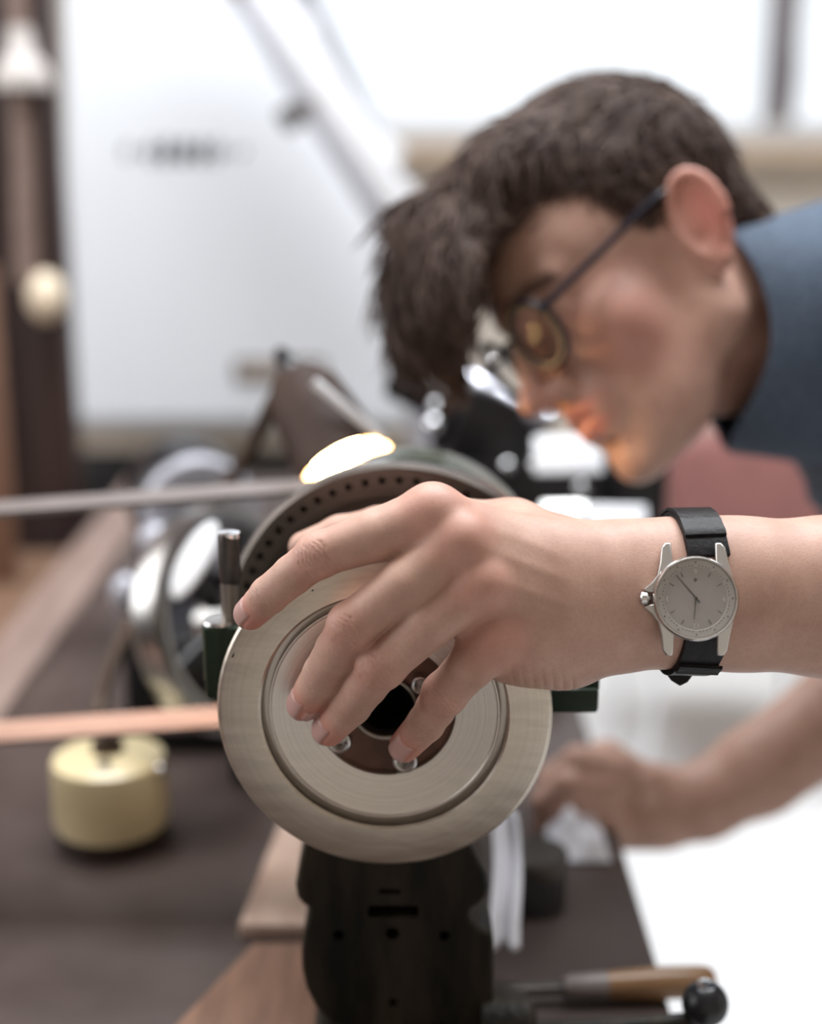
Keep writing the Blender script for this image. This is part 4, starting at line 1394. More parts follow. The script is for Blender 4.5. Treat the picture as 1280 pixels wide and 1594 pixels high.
h.ell((0, -0.010, 0.048), (0.074, 0.094, 0.083))
h.ell((0, 0.048, 0.044), (0.063, 0.051, 0.050), k=0.02)
h.ell((0, 0.040, -0.030), (0.060, 0.052, 0.070), k=0.025)
sym(lambda s: h.cone((s * 0.056, 0.002, -0.052), (s * 0.018, 0.076, -0.101), 0.014, 0.013, k=0.022))
sym(lambda s: h.cone((s * 0.060, -0.004, 0.0), (s * 0.056, 0.002, -0.052), 0.013, 0.013, k=0.022))
h.ell((0, 0.050, -0.075), (0.046, 0.040, 0.036), k=0.02)
h.ell((0, 0.083, -0.101), (0.017, 0.014, 0.014), k=0.012)
sym(lambda s: h.cone((s * 0.008, 0.096, 0.029), (s * 0.044, 0.078, 0.030), 0.008, 0.008, k=0.012))
sym(lambda s: h.ell((s * 0.045, 0.060, -0.016), (0.017, 0.019, 0.017), k=0.022))
sym(lambda s: h.ell((s * 0.031, 0.101, 0.010), (0.015, 0.015, 0.012), k=0.010, sub=True))
sym(lambda s: h.ell((s * 0.031, 0.081, 0.010), (0.0135, 0.0125, 0.0120), k=0.004))
sym(lambda s: h.cone((s * 0.0225, 0.0945, 0.0035), (s * 0.040, 0.0905, 0.0040), 0.0024, 0.0020, k=0.001, sub=True))
h.cone((0, 0.096, 0.026), (0, 0.115, -0.024), 0.0065, 0.0090, k=0.009)
h.ell((0, 0.1195, -0.0285), (0.0100, 0.0115, 0.0098), k=0.006)
sym(lambda s: h.ell((s * 0.0120, 0.104, -0.0315), (0.0080, 0.0105, 0.0080), k=0.005))
sym(lambda s: h.ell((s * 0.0068, 0.107, -0.0395), (0.0034, 0.0055, 0.0040), k=0.002, sub=True))
h.ell((0, 0.087, -0.056), (0.027, 0.017, 0.025), k=0.014)
sym(lambda s: h.cone((0, 0.1025, -0.0500), (s * 0.021, 0.088, -0.0565), 0.0052, 0.0030, k=0.003))
sym(lambda s: h.cone((0, 0.1000, -0.0685), (s * 0.019, 0.087, -0.0610), 0.0066, 0.0034, k=0.003))
sym(lambda s: h.cone((0, 0.1080, -0.0575), (s * 0.022, 0.0925, -0.0585), 0.0036, 0.0022, k=0.0015, sub=True))
h.ell((0, 0.098, -0.082), (0.014, 0.008, 0.006), k=0.006, sub=True)
# ears
for s in (1, -1):
    er = np.array([[0.35 * s, 0.0, 0.0], [0, 0, 0], [0, 0, 0]])
    ex = unit(np.array([s * 0.80, 0.60, 0.05]))        # outward normal of the ear (faces out and forward)
    ez = unit(np.array([0, -0.24, 1.0]) - ex * (np.array([0, -0.24, 1.0]) @ ex))
    ey = np.cross(ez, ex)
    ec = np.array([s * 0.080, -0.014, 0.002])
    R_e = np.stack([ex, ey, ez])
    h.ell(ec, (0.0065, 0.0175, 0.031), R=R_e, k=0.006)
    prev = None
    for k in range(15):                                # helix rim
        a = math.radians(-62 + 250 * k / 14)
        p = ec + ex * 0.0050 + (ey * math.cos(a) * 0.0165 * (-s * 1.0) * (-s) + ez * (0.003 + math.sin(a) * 0.0290))
        if prev is not None:
            h.cone(prev, p, 0.0036, 0.0036, k=0.002)
        prev = p
    h.ell(ec + ez * (-0.028) + ex * 0.001, (0.0055, 0.0085, 0.0085), R=R_e, k=0.005)
    h.ell(ec + ex * 0.0075 + ez * 0.004, (0.0052, 0.0095, 0.0180), R=R_e, k=0.003, sub=True)
    h.ell(ec + ex * 0.0070 - ez * 0.010 + ey * 0.002, (0.0050, 0.0070, 0.0075), R=R_e, k=0.003, sub=True)
    h.ell(ec - ex * 0.006, (0.010, 0.012, 0.022), R=R_e, k=0.008)
# neck (its axis follows the bent back)
neck_t = np.array([0.0, -0.022, -0.030])
neck_b = w2h(P(1290, 540, 0.985))
h.cone(neck_t, neck_b, 0.058, 0.062, k=0.022)
adam = w2h(P(1120, 655, 0.96))
h.ell(neck_t * 0.6 + neck_b * 0.4 + np.array([0, 0.045, -0.02]), (0.020, 0.018, 0.03), k=0.018)
V, F = h.mesh()
# keep the open end of the neck inside the collar: mesh is closed by the round cone end
N = vnormals(V, F)
tint = np.zeros((len(V), 4))
tint[:, 3] = 1
ax_m = np.abs(V[:, 0])
gz = lambda c, r: np.exp(-(np.linalg.norm((V - np.array(c)) / np.array(r), axis=1)) ** 2)
Vs = V.copy()
Vs[:, 0] = ax_m
gs = lambda c, r: np.exp(-(np.linalg.norm((Vs - np.array(c)) / np.array(r), axis=1)) ** 2)
red = 0.85 * gs((0.088, -0.016, 0.004), (0.018, 0.022, 0.036)) + 0.42 * gs((0.050, 0.062, -0.026), (0.030, 0.036, 0.036)) + 0.45 * gs((0, 0.118, -0.028), (0.016, 0.016, 0.014))
lips = 0.75 * np.clip(1.5 * (gs((0.008, 0.103, -0.051), (0.020, 0.012, 0.0055)) + gs((0.007, 0.101, -0.066), (0.020, 0.012, 0.0065))), 0, 1) * (V[:, 1] > 0.088)
tint[:, 0] = np.clip(red + lips, 0, 1)
brow = np.exp(-((Vs[:, 2] - (0.0315 + 0.10 * (Vs[:, 0] - 0.03) * (Vs[:, 0] < 0.03) - 0.25 * np.maximum(Vs[:, 0] - 0.034, 0))) / 0.0045) ** 4) * (Vs[:, 0] > 0.010) * (Vs[:, 0] < 0.052) * (V[:, 1] > 0.05)
lash = gs((0.031, 0.093, 0.0045), (0.013, 0.008, 0.0022))
tint[:, 2] = np.clip(0.8 * brow + 0.7 * lash, 0, 1)
V_head = V
pieces.append((h2w(V), F, tint))

# ---------------- trunk, far arm and hand (camera space, coarser)
sh_n = cc(1560, 350, 0.885)      # near (left) shoulder
el_n = cc(1800, 945, 0.700)
sh_f = cc(1420, 420, 1.215)      # far shoulder
el_f = cc(1490, 985, 1.130)
nb = cc(1300, 535, 0.990)
hipw = np.array([0.86, 1.06, 0.95])
hip = (hipw - C0) @ M3
chest = nb * 0.70 + hip * 0.30
chest[1] -= 0.03
g = Field(np.array([0.10, -0.45, 0.60]), np.array([1.02, 0.28, 1.36]), 0.006)
g.cone(nb, chest, 0.062, 0.115, k=0.04)
g.cone(chest, hip, 0.125, 0.140, k=0.06)
g.cone(sh_n, sh_f, 0.058, 0.058, k=0.05)
g.cone(sh_n, el_n, 0.055, 0.044, k=0.03)
g.cone(sh_f, el_f, 0.055, 0.043, k=0.03)
g.cone(el_n, cc(1560, 940, 0.672), 0.044, 0.041, k=0.01)
g.cone(cc(1560, 940, 0.672), cc(1345, 932, 0.6585), 0.041, 0.0345, k=0.01, thin=DZ, ts=0.88)
V, F = g.mesh()
t = np.zeros((len(V), 4))
t[:, 3] = 1
pieces.append((c2w(V), F, t))

FD = 1.085
q = Field(cc(800, 1345, FD) - np.array([0, 0, 0.10]), cc(1560, 920, FD) + np.array([0.05, 0.0, 0.12]), 0.0022)
fa = [(1490, 985, 1.130, 84), (1330, 1098, 1.112, 82), (1180, 1200, 1.095, 68), (1095, 1248, 1.088, 57), (1040, 1258, 1.085, 56)]
for a, b in zip(fa[:-1], fa[1:]):
    q.cone(cc(*a[:3]), cc(*b[:3]), a[3] * a[2] / FPX, b[3] * b[2] / FPX, k=0.01, thin=DZ, ts=0.85)
q.ell(cc(985, 1248, 1.080), (0.043, 0.032, 0.020), k=0.014)
q.cone(cc(1030, 1275, 1.085), cc(935, 1285, 1.075), 0.021, 0.018, k=0.012)
# curled fingers closing on the tool post
for (a, b, c_, d_) in (((962, 1200, 1.062, 30), (900, 1186, 1.052, 25), (858, 1214, 1.062, 22), (872, 1258, 1.080, 19)),
                       ((948, 1226, 1.056, 30), (888, 1222, 1.044, 25), (848, 1250, 1.054, 22), (866, 1286, 1.074, 19)),
                       ((944, 1256, 1.056, 29), (884, 1262, 1.045, 24), (850, 1288, 1.056, 21), (872, 1312, 1.074, 18)),
                       ((952, 1284, 1.062, 26), (900, 1298, 1.052, 21), (874, 1314, 1.062, 19), (890, 1326, 1.076, 17))):
    for u, v in ((a, b), (b, c_), (c_, d_)):
        q.cone(cc(*u[:3]), cc(*v[:3]), u[3] * u[2] / FPX, v[3] * v[2] / FPX, k=0.004)
for u, v in (((1000, 1218, 1.065, 32), (945, 1178, 1.070, 25)), ((945, 1178, 1.070, 25), (885, 1190, 1.082, 21))):    # thumb
    q.cone(cc(*u[:3]), cc(*v[:3]), u[3] * u[2] / FPX, v[3] * v[2] / FPX, k=0.006)
V, F = q.mesh()
t = np.zeros((len(V), 4))
t[:, 3] = 1
pieces.append((c2w(V), F, t))

feet = np.array([hipw[0] - 0.02, hipw[1], 0.0])
person = thing('person', tuple(feet), 'man in a blue shirt and round glasses bending over the lathe, hand on its faceplate', 'person')
Vs_, Fs_, Ts_ = [], [], []
off = 0
for V, F, t in pieces:
    Vs_.append(V)
    Fs_.append(F + off)
    Ts_.append(t)
    off += len(V)
mesh_obj('body', np.concatenate(Vs_), np.concatenate(Fs_), 'skin', person, np.concatenate(Ts_))

# eyes
for s in (1, -1):
    ec = np.array([s * 0.031, 0.0800, 0.009])
    ev = MB().sphere(h2w(ec), 0.0114, 20).build('eye', 'eye_white', person)
    MB().sphere(h2w(ec + np.array([0, 0.0075, -0.0045])), 0.0050, 16).build('iris', 'iris', ev)

# ---------------- hair: a noisy cap plus several thousand tapering curls
hc = Field((-0.12, -0.135, -0.06), (0.12, 0.190, 0.175), 0.003)
hc.ell((0, -0.016, 0.056), (0.082, 0.099, 0.088))
hc.ell((0, 0.040, 0.098), (0.068, 0.058, 0.042), k=0.02)
hc.ell((0.0, 0.098, 0.082), (0.058, 0.032, 0.034), k=0.02)
hc.ell((0.014, 0.122, 0.060), (0.050, 0.020, 0.036), k=0.014)
hc.ell((0, -0.072, -0.010), (0.056, 0.034, 0.045), k=0.02)
# clear the face, ears and nape
for s in (1, -1):
    hc.ell((s * 0.092, -0.010, -0.004), (0.020, 0.026, 0.040), k=0.006, sub=True)
    hc.ell((s * 0.078, 0.064, 0.000), (0.040, 0.050, 0.062), k=0.008, sub=True)
hc.ell((0, 0.105, -0.020), (0.070, 0.040, 0.072), k=0.008, sub=True)
hc.ell((0, 0.040, -0.060), (0.11, 0.075, 0.070), k=0.008, sub=True)
# bare forehead and temple
hc.ell((0.030, 0.095, 0.034), (0.060, 0.030, 0.034), k=0.006, sub=True)
hc.ell((-0.030, 0.095, 0.034), (0.060, 0.030, 0.034), k=0.006, sub=True)
for (px, py, d, r) in ((694, 352, 0.945, 0.028), (670, 418, 0.945, 0.025), (660, 472, 0.945, 0.023), (666, 522, 0.948, 0.020), (690, 562, 0.950, 0.013), (650, 520, 0.955, 0.014)):
    hc.ell(w2h(P(px, py, d)), (r, r, r), k=0.012)
V, F = hc.mesh()
V = relax(V, F, 1)
N = vnormals(V, F)
amp = -0.0030 + 0.0022 * noise3(V, 95, 3)
cap_V = V + N * amp[:, None]
hair = mesh_obj('hair', h2w(cap_V), F, 'hair', person, label='tousled short dark brown hair with a curly fringe')
hv, hf = [], []
idx = rng.choice(len(V), 9500)
for i in idx:
    p0 = V[i] - N[i] * 0.002
    n = N[i]
    # combing direction: forwards over the top, downwards on sides and back
    top = np.clip((p0[2] - 0.03) / 0.08, 0, 1)
    fr = np.clip((p0[1] - 0.03) / 0.08, 0, 1)
    comb = np.array([0.25 * np.sign(p0[0]) * (1 - top), 0.9 * top - 0.15 * (1 - top), -0.9 * (1 - top) - 0.55 * fr])
    comb = comb + rng.normal(size=3) * 0.35
    comb = unit(comb - n * (comb @ n) * 0.9)
    Lh_ = (0.020 + 0.020 * top + 0.014 * fr) * rng.uniform(0.6, 1.25)
    lift = rng.uniform(0.10, 0.45) * (0.35 + 0.65 * top)
    curl = unit(np.cross(n, comb)) * rng.normal() * 0.6
    pts = []
    for k in range(6):
        t = k / 5
        p = p0 + comb * Lh_ * t + n * Lh_ * (lift * t - 0.65 * (lift + 0.25) * t * t) + curl * Lh_ * 0.35 * math.sin(t * 2.6) * t
        pts.append(p)
    e_ = (h2w(pts[-1]) - C0) @ M3
    ex_, ey_ = 640 + e_[0] / e_[2] * FPX, 797 - e_[1] / e_[2] * FPX
    if 742 < ex_ < 950 and ey_ > 345 + 0.10 * max(0, 850 - ex_) and ey_ < 700:      # nothing hangs over the face
        continue
    rad = [0.0011 * (1 - 0.8 * (k / 5) ** 1.5) * rng.uniform(0.8, 1.3) for k in range(6)]
    o_ = len(hv)
    for k in range(6):
        tt = unit(pts[min(k + 1, 5)] - pts[max(k - 1, 0)])
        A_ = unit(np.cross(tt, n) + 1e-6)
        B_ = np.cross(tt, A_)
        for a in range(3):
            an = a * 2.0944
            hv.append(pts[k] + (A_ * math.cos(an) + B_ * math.sin(an)) * rad[k])
    for k in range(5):
        for a in range(3):
            a2 = (a + 1) % 3
            hf.append((o_ + k * 3 + a, o_ + k * 3 + a2, o_ + (k + 1) * 3 + a2, o_ + (k + 1) * 3 + a))
mesh_obj('hair_strands', h2w(np.array(hv)), np.array(hf), 'hair', hair, kind='stuff')

# ---------------- clothing
cl = Field(np.array([0.22, -0.36, 0.62]), np.array([0.90, 0.30, 1.40]), 0.006)
nb2 = cc(1330, 540, 0.992)
cl.cone(nb2, chest, 0.088, 0.150, k=0.05)
cl.cone(chest, hip, 0.150, 0.160, k=0.06)
cl.cone(sh_n, sh_f, 0.076, 0.076, k=0.06)
cl.cone(sh_n, sh_n * 0.25 + el_n * 0.75, 0.074, 0.066, k=0.04)
cl.cone(sh_f, sh_f * 0.25 + el_f * 0.75, 0.074, 0.066, k=0.04)
V, F = cl.mesh()
N = vnormals(V, F)
V = V + N * (0.005 * noise3(V, 45, 8) + 0.003 * noise3(V, 110, 9))[:, None]
shirt = mesh_obj('shirt', c2w(V), F, 'shirt_denim', person, label='blue denim shirt with turned down collar')
# collar: a folded band standing round the neck
cen = cc(1176, 528, 0.970)
na = unit(np.array([1.0, 0.02, 0.12]))
e1 = unit(np.array([0, 1.0, 0]) - na * na[1])
e2 = np.cross(na, e1)
m_ = MB()
prof = [(0.0640, -0.020), (0.0665, -0.022), (0.0690, -0.018), (0.078, 0.024), (0.084, 0.050), (0.082, 0.053), (0.076, 0.030), (0.0655, 0.004), (0.0640, 0.030), (0.0620, 0.030)]
n_ = 56
vs, fs = [], []
for (r, tt) in prof:
    for i in range(n_):
        a = 2 * math.pi * i / n_
        el_ = 1.0 + 0.02 * math.cos(a) ** 2
        front = max(0, -math.cos(a)) ** 6
        p = cen + na * (tt + 0.006 * math.sin(3 * a) + 0.012 * front * (tt > 0.02)) + (e1 * math.cos(a) * el_ + e2 * math.sin(a)) * (r * (1.08 + 0.02 * math.sin(5 * a + tt * 40)))
        vs.append(c2w(p))
for j in range(len(prof) - 1):
    for i in range(n_):
        i2 = (i + 1) % n_
        fs.append((j * n_ + i, j * n_ + i2, (j + 1) * n_ + i2, (j + 1) * n_ + i))
m_.add(vs, fs).build('collar', 'shirt_denim', shirt, smooth=60)
# trousers, belt line and shoes (standing on the floor, out of the picture)
tr = Field(np.array([0.62, 0.70, 0.02]), np.array([1.16, 1.40, 1.12]), 0.010)
tr.ell(hipw + np.array([0.0, 0, 0.0]), (0.155, 0.185, 0.145))
for dy in (-0.10, 0.12):
    kn = np.array([hipw[0] - 0.03, hipw[1] + dy, 0.50])
    tr.cone(hipw + np.array([0, dy * 0.9, -0.05]), kn, 0.100, 0.076, k=0.03)
    tr.cone(kn, np.array([hipw[0] + 0.01, hipw[1] + dy, 0.09]), 0.076, 0.062, k=0.02)
V, F = tr.mesh()
V = V + vnormals(V, F) * (0.006 * noise3(V, 30, 5))[:, None]
mesh_obj('trousers', V, F, 'trousers', person)
for dy in (-0.10, 0.12):
    fz = Field(np.array([hipw[0] - 0.26, hipw[1] + dy - 0.08, -0.005]), np.array([hipw[0] + 0.12, hipw[1] + dy + 0.08, 0.16]), 0.006)
    c_ = np.array([hipw[0], hipw[1] + dy, 0])
    fz.cone(c_ + np.array([0.03, 0, 0.040]), c_ + np.array([-0.16, 0, 0.034]), 0.040, 0.034, k=0.02)
    fz.cone(c_ + np.array([0.02, 0, 0.05]), c_ + np.array([0.01, 0, 0.11]), 0.042, 0.048, k=0.03)
    V, F = fz.mesh()
    V[:, 2] = np.maximum(V[:, 2], 0.001)
    mesh_obj('shoe', V, F, 'shoe', person)
# ------------------------------------------------------------------ round glasses on his nose
mat('frame_dark', (0.012, 0.012, 0.022), 0.3)
clear_glass('lens_glass', 0.003)
gl_o = h2w((0, 0.104, 0.004))
gls = thing('eyeglasses', tuple(gl_o), 'round dark framed eyeglasses worn by the man', 'glasses')
for s in (1, -1):
    c_ = np.array([s * 0.0345, 0.1075, 0.0035])
    nv = unit(np.array([s * 0.16, 1.0, -0.10]))
    xv = unit(np.cross(nv, (0, 0, 1.0)))
    zv = np.cross(xv, nv)
    ringp = []
    for k in range(40):
        a = 2 * math.pi * k / 40
        ringp.append(h2w(c_ + xv * math.cos(a) * 0.0232 + zv * math.sin(a) * 0.0220))
    m_ = MB()
    n_ = 10
    vs, fs = [], []
    for k in range(40):
        t = unit(ringp[(k + 1) % 40] - ringp[k - 1])
        o_ = unit(ringp[k] - h2w(c_))
        b_ = np.cross(t, o_)
        for a in range(n_):
            an = 2 * math.pi * a / n_
            vs.append(ringp[k] + (o_ * math.cos(an) * 0.0033 + b_ * math.sin(an) * 0.0028))
    for k in range(40):
        for a in range(n_):
            fs.append((k * n_ + a, k * n_ + (a + 1) % n_, ((k + 1) % 40) * n_ + (a + 1) % n_, ((k + 1) % 40) * n_ + a))
    m_.add(vs, fs).build('rim', 'frame_dark', gls)
    lv = [h2w(c_ + nv * 0.0012)] + ringp
    MB().add(lv, [(0, 1 + k, 1 + (k + 1) % 40) for k in range(40)]).build('lens', 'lens_glass', gls)
    hg_ = c_ + np.array([s * 0.0235, 0.0005, 0.0085])
    pts = [hg_, hg_ + np.array([s * 0.0050, -0.006, 0.0015]), np.array([s * 0.0720, 0.055, 0.0215]), np.array([s * 0.0790, 0.008, 0.0300]), np.array([s * 0.0770, -0.012, 0.0280]), np.array([s * 0.0745, -0.034, 0.0080])]
    MB().tube([h2w(p) for p in catmull(pts, 6)], 0.0030, 10, flat=0.8).build('temple', 'frame_dark', gls)
MB().tube([h2w(p) for p in catmull([(0.0130, 0.1095, 0.009), (0.005, 0.1115, 0.0125), (-0.005, 0.1115, 0.0125), (-0.0130, 0.1095, 0.009)], 5)], 0.0022, 10).build('bridge', 'frame_dark', gls)

# ------------------------------------------------------------------ wristwatch
mat('watch_steel', (0.66, 0.64, 0.62), 0.24, 1.0)
mat('watch_brushed', (0.58, 0.56, 0.54), 0.34, 1.0)
mat('watch_dial', (0.40, 0.375, 0.36), 0.42, 0.35, var=0.03, scale=2500)
mat('watch_chapter', (0.46, 0.435, 0.41), 0.45, 0.2)
mat('dial_mark', (0.10, 0.095, 0.09), 0.5)
mat('dial_pale', (0.62, 0.61, 0.58), 0.5)
mat('watch_hand', (0.09, 0.085, 0.08), 0.35, 0.6)
mat('watch_leather', (0.010, 0.009, 0.010), 0.42, var=0.3, scale=200, bump=0.12, bscale=500, spec=0.25)
clear_glass('watch_crystal', 0.035)
wn = unit(np.array([-0.045, 0.105, -1.0]))
wd = cc(1083.6, 931.5, 0.6115)                 # centre of the dial, camera space
wy = unit(np.array([0.0, 1.0, 0]) - wn * wn[1])
wx = np.cross(wy, -wn)                          # to the right in the picture


def W3(u, v, w):
    """watch-face coordinates in metres: right, up, out of the dial"""
    return c2w(wd + wx * u + wy * v + wn * w)


NW = unit(wn @ M3.T)
XW = unit(wx @ M3.T)
YW = unit(wy @ M3.T)
watch = thing('wristwatch', tuple(W3(0, 0, -0.008)), 'steel wristwatch with grey dial and black leather strap on the wrist', 'watch')
Rw = 66.5 * 0.6115 / FPX
oc = W3(0, 0, 0)
case = MB().lathe(oc, NW, [(0, -0.0085), (Rw * 0.86, -0.0085), (Rw * 0.97, -0.0062), (Rw * 0.985, -0.0030), (Rw * 0.985, -0.0012), (Rw * 0.90, -0.0002), (0, -0.0002)], 72, X=XW)
caseo = case.build('case', 'watch_brushed', watch)
MB().lathe(oc, NW, [(Rw * 0.985, -0.0012), (Rw * 1.0, -0.0004), (Rw * 0.995, 0.0008), (Rw * 0.955, 0.0018), (Rw * 0.930, 0.0019), (Rw * 0.915, 0.0012), (Rw * 0.905, 0.0)], 96, X=XW).build('bezel', 'watch_steel', watch, label='polished steel bezel')
MB().lathe(oc, NW, [(0, 0.00005), (Rw * 0.735, 0.00005)], 72, X=XW).build('dial', 'watch_dial', watch, label='plain grey dial')
MB().lathe(oc, NW, [(Rw * 0.735, 0.00005), (Rw * 0.745, 0.00030), (Rw * 0.905, 0.00055)], 72, X=XW).build('chapter_ring', 'watch_chapter', watch)
MB().lathe(oc, NW, [(Rw * 0.925, 0.0013), (Rw * 0.90, 0.0017), (Rw * 0.6, 0.0021), (0, 0.0023)], 60, X=XW).build('crystal', 'watch_crystal', watch)
# minute track: 60 tiny dots
dots = MB()
for k in range(60):
    a = 2 * math.pi * k / 60
    if k % 5:
        dots.box(W3(math.cos(a) * Rw * 0.775, math.sin(a) * Rw * 0.775, 0.00046), (0.00042, 0.00042, 0.00010), X=XW, Y=YW)
    else:
        dots.lathe(W3(math.cos(a) * Rw * 0.845, math.sin(a) * Rw * 0.845, 0.00056), NW, [(0, 0.0001), (0.00034, 0.0001), (0.00034, -0.0001)], 8)
dots.build('minute_track', 'dial_mark', watch, smooth=0, kind='stuff')
for k in range(12):
    if k % 3 == 0:
        continue
    a = 2 * math.pi * k / 12
    rd = XW * math.cos(a) + YW * math.sin(a)
    MB().box(W3(math.cos(a) * Rw * 0.635, math.sin(a) * Rw * 0.635, 0.00015), (0.0021, 0.00030, 0.0002), X=rd, Y=np.cross(NW, rd)).build('hour_marker', 'dial_mark', watch, smooth=0)


def text_part(body, name, size, centre, ux, uy, material, parent):
    cu = bpy.data.curves.new(name, 'FONT')
    cu.body = body
    cu.size = size
    cu.extrude = 0.00006
    cu.align_x = 'CENTER'
    cu.align_y = 'CENTER'
    to = bpy.data.objects.new(name + '_tmp', cu)
    COL.objects.link(to)
    dg = bpy.context.evaluated_depsgraph_get()
    me = bpy.data.meshes.new_from_object(to.evaluated_get(dg))
    bpy.data.objects.remove(to)
    ux, uy = unit(ux), unit(uy)
    uz = np.cross(ux, uy)
    org = np.array(parent['_org'])
    for v in me.vertices:
        v.co = Vector(centre + ux * v.co.x + uy * v.co.y + uz * v.co.z - org)
    me.name = name
    me.materials.clear()
    me.materials.append(MATS[material])
    o = bpy.data.objects.new(name, me)
    COL.objects.link(o)
    o.parent = parent
    o['_org'] = tuple(org)
    return o


# the wearer reads it the other way up: twelve is below, three at the crown side
for body, (u, v) in (('12', (0, -0.64)), ('6', (0, 0.64)), ('3', (-0.66, 0)), ('9', (0.66, 0))):
    text_part(body, 'numeral', 0.0030, W3(u * Rw, v * Rw, 0.00018), -XW, -YW, 'dial_pale', watch)
lg = MB()
for k in range(9):                                         # small round emblem above the centre
    a0_, a1_ = math.radians(20 + 32 * k), math.radians(20 + 32 * (k + 1))
    for rr_ in (0.00075,):
        q_ = [W3(math.cos(a) * r + 0, math.sin(a) * r + Rw * 0.435, 0.0002) for a, r in ((a0_, rr_ * 0.55), (a1_, rr_ * 0.55), (a1_, rr_), (a0_, rr_))]
        lg.add(q_, [(0, 1, 2, 3)])
lg.box(W3(0, Rw * 0.435, 0.0002), (0.0010, 0.00025, 0.0001), X=XW, Y=YW)
lg.build('emblem', 'dial_mark', watch, smooth=0)


def hand(ang, ln, wdt, tail, zz, name, m_):
    a = math.radians(ang)
    d = XW * math.cos(a) + YW * math.sin(a)
    s = np.cross(NW, d)
    c_ = W3(0, 0, zz)
    MB().prism([c_ - d * tail - s * wdt * 0.8, c_ + d * ln - s * wdt * 0.35, c_ + d * ln + s * wdt * 0.35, c_ - d * tail + s * wdt * 0.8], NW * 0.00015).build(name, m_, watch, smooth=0)


hand(130, Rw * 0.715, 0.00042, Rw * 0.13, 0.0007, 'minute_hand', 'watch_hand')
hand(264, Rw * 0.50, 0.00030, Rw * 0.02, 0.00055, 'hour_hand', 'watch_hand')
MB().lathe(W3(0, 0, 0.0003), NW, [(0.0007, 0), (0.0007, 0.0007), (0, 0.0008)], 14).build('hand_pivot', 'watch_hand', watch)
# crown at the left with its guards
MB().lathe(W3(-Rw * 1.13, 0, -0.0030), -XW, [(0.0012, -0.002), (0.0026, -0.0006), (0.0030, 0.0), (0.0030, 0.0022), (0.0026, 0.0028), (0, 0.0030)], 18, X=NW).build('crown', 'watch_steel', watch, label='ridged winding crown', smooth=20)
for s in (1, -1):
    MB().prism([W3(-Rw * 0.78, s * Rw * 0.66, -0.0052), W3(-Rw * 1.0, s * Rw * 0.38, -0.0052), W3(-Rw * 1.20, s * Rw * 0.215, -0.0052), W3(-Rw * 1.13, s * Rw * 0.165, -0.0052), W3(-Rw * 0.9, s * Rw * 0.12, -0.0052)], NW * 0.0040).build('crown_guard', 'watch_brushed', watch, bevel=0.0004)
# lugs
for sx in (-1, 1):
    for sy in (-1, 1):
        u0, u1 = 0.50 * Rw, 0.745 * Rw
        poly_ = [W3(sx * u0, sy * 0.72 * Rw, -0.0010), W3(sx * 0.90 * Rw, sy * 0.42 * Rw, -0.0010), W3(sx * 0.80 * Rw, sy * 0.86 * Rw, -0.0022), W3(sx * u1, sy * 1.22 * Rw, -0.0042), W3(sx * 0.66 * Rw, sy * 1.33 * Rw, -0.0052), W3(sx * (u0 + 0.02 * Rw), sy * 1.33 * Rw, -0.0052)]
        MB().prism(poly_, -NW * 0.0034).build('lug', 'watch_brushed', watch, bevel=0.0005, smooth=30)
# strap: a band round the wrist (oval section), following the forearm's own axis
sa = unit(cc(1160, 925, 0.650) - cc(1000, 924, 0.642))
sc_ = cc(1071, 922.5, 0.6450)


def skin_radius(org, d):
    """distance from org along d to the skin of the forearm (camera space)"""
    rs = np.arange(0.012, 0.050, 0.00025)
    pts = org[None, :] + d[None, :] * rs[:, None]
    ix = np.clip(np.round((pts - f.lo) / f.h).astype(int), 0, np.array(f.D.shape) - 1)
    v_ = f.D[ix[:, 0], ix[:, 1], ix[:, 2]]
    k_ = np.argmax(v_ > 0)
    return rs[k_] - v_[k_]


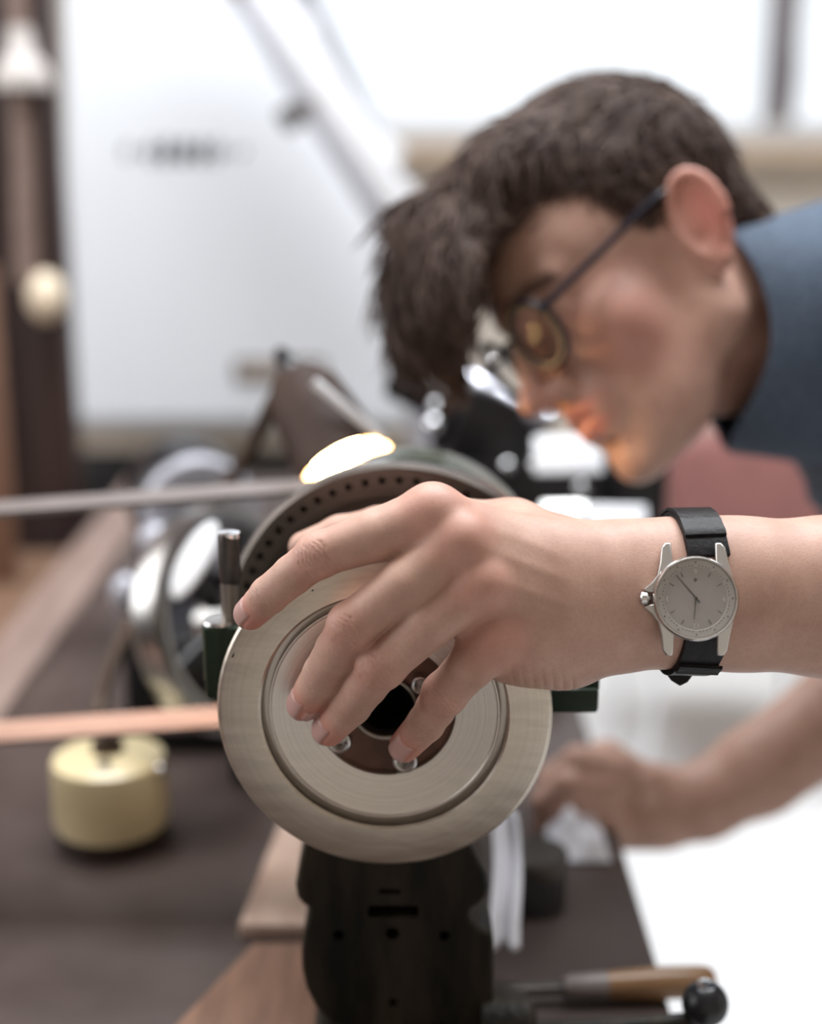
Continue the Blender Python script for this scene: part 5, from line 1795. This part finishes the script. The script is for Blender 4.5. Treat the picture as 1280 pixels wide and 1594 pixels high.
def wrist_pt(ang, u, lift):
    e_y = unit(np.array([0, 1.0, 0]) - sa * sa[1])
    e_z = np.cross(sa, e_y)
    if e_z[2] > 0:
        e_z = -e_z
    d = e_y * math.sin(ang) + e_z * math.cos(ang)
    o_ = sc_ + sa * u
    return o_ + d * (skin_radius(o_, d) + lift)


def band(a0, a1, n, w0, w1, lift, th_, shift0=0.0, shift1=0.0):
    m_ = MB()
    vs, fs = [], []
    for i in range(n + 1):
        t = i / n
        a = a0 + (a1 - a0) * t
        w = (w0 + (w1 - w0) * t) / 2
        sf = shift0 + (shift1 - shift0) * t
        for (uu, ll) in ((-w, 0), (-w * 0.97, th_), (w * 0.97, th_), (w, 0)):
            vs.append(c2w(wrist_pt(a, uu + sf, lift + ll)))
    for i in range(n):
        for j in range(4):
            j2 = (j + 1) % 4
            fs.append((i * 4 + j, i * 4 + j2, (i + 1) * 4 + j2, (i + 1) * 4 + j))
    fs += [(0, 1, 2, 3), tuple(n * 4 + j for j in (3, 2, 1, 0))]
    return m_.add(vs, fs)


R_ = math.radians
band(R_(36), R_(200), 40, 0.0190, 0.0185, 0.0006, 0.0022, 0.0006, -0.0006).build('strap', 'watch_leather', watch, smooth=50)
band(R_(-36), R_(-165), 32, 0.0190, 0.0180, 0.0006, 0.0022, 0.0002, -0.0020).build('strap', 'watch_leather', watch, smooth=50)
band(R_(52), R_(108), 16, 0.0192, 0.0192, 0.0030, 0.0012, 0.0002, -0.0002).build('strap_fold', 'watch_leather', watch, smooth=50)
band(R_(-62), R_(-70), 4, 0.0200, 0.0200, 0.0030, 0.0016, 0.0004, 0.0).build('keeper', 'watch_leather', watch)
# strap tail hanging below the wrist
tp = [(1029, 1024), (1031, 1036), (1037, 1048), (1046, 1060), (1059, 1068), (1071, 1062), (1080, 1050), (1085, 1037), (1086, 1024)]
MB().prism([P(x, y, 0.650) for x, y in tp], CF * 0.0022).build('strap_tail', 'watch_leather', watch, bevel=0.0004, label='pointed free end of the black strap')
MB().lathe(P(1038, 1033, 0.6495), -CF, [(0.0006, -0.0005), (0.0006, 0.0004), (0.0012, 0.0005), (0.0013, -0.0005)], 12).build('strap_eyelet', 'watch_steel', watch)
for o in bpy.data.objects:
    if '_org' in o:
        del o['_org']
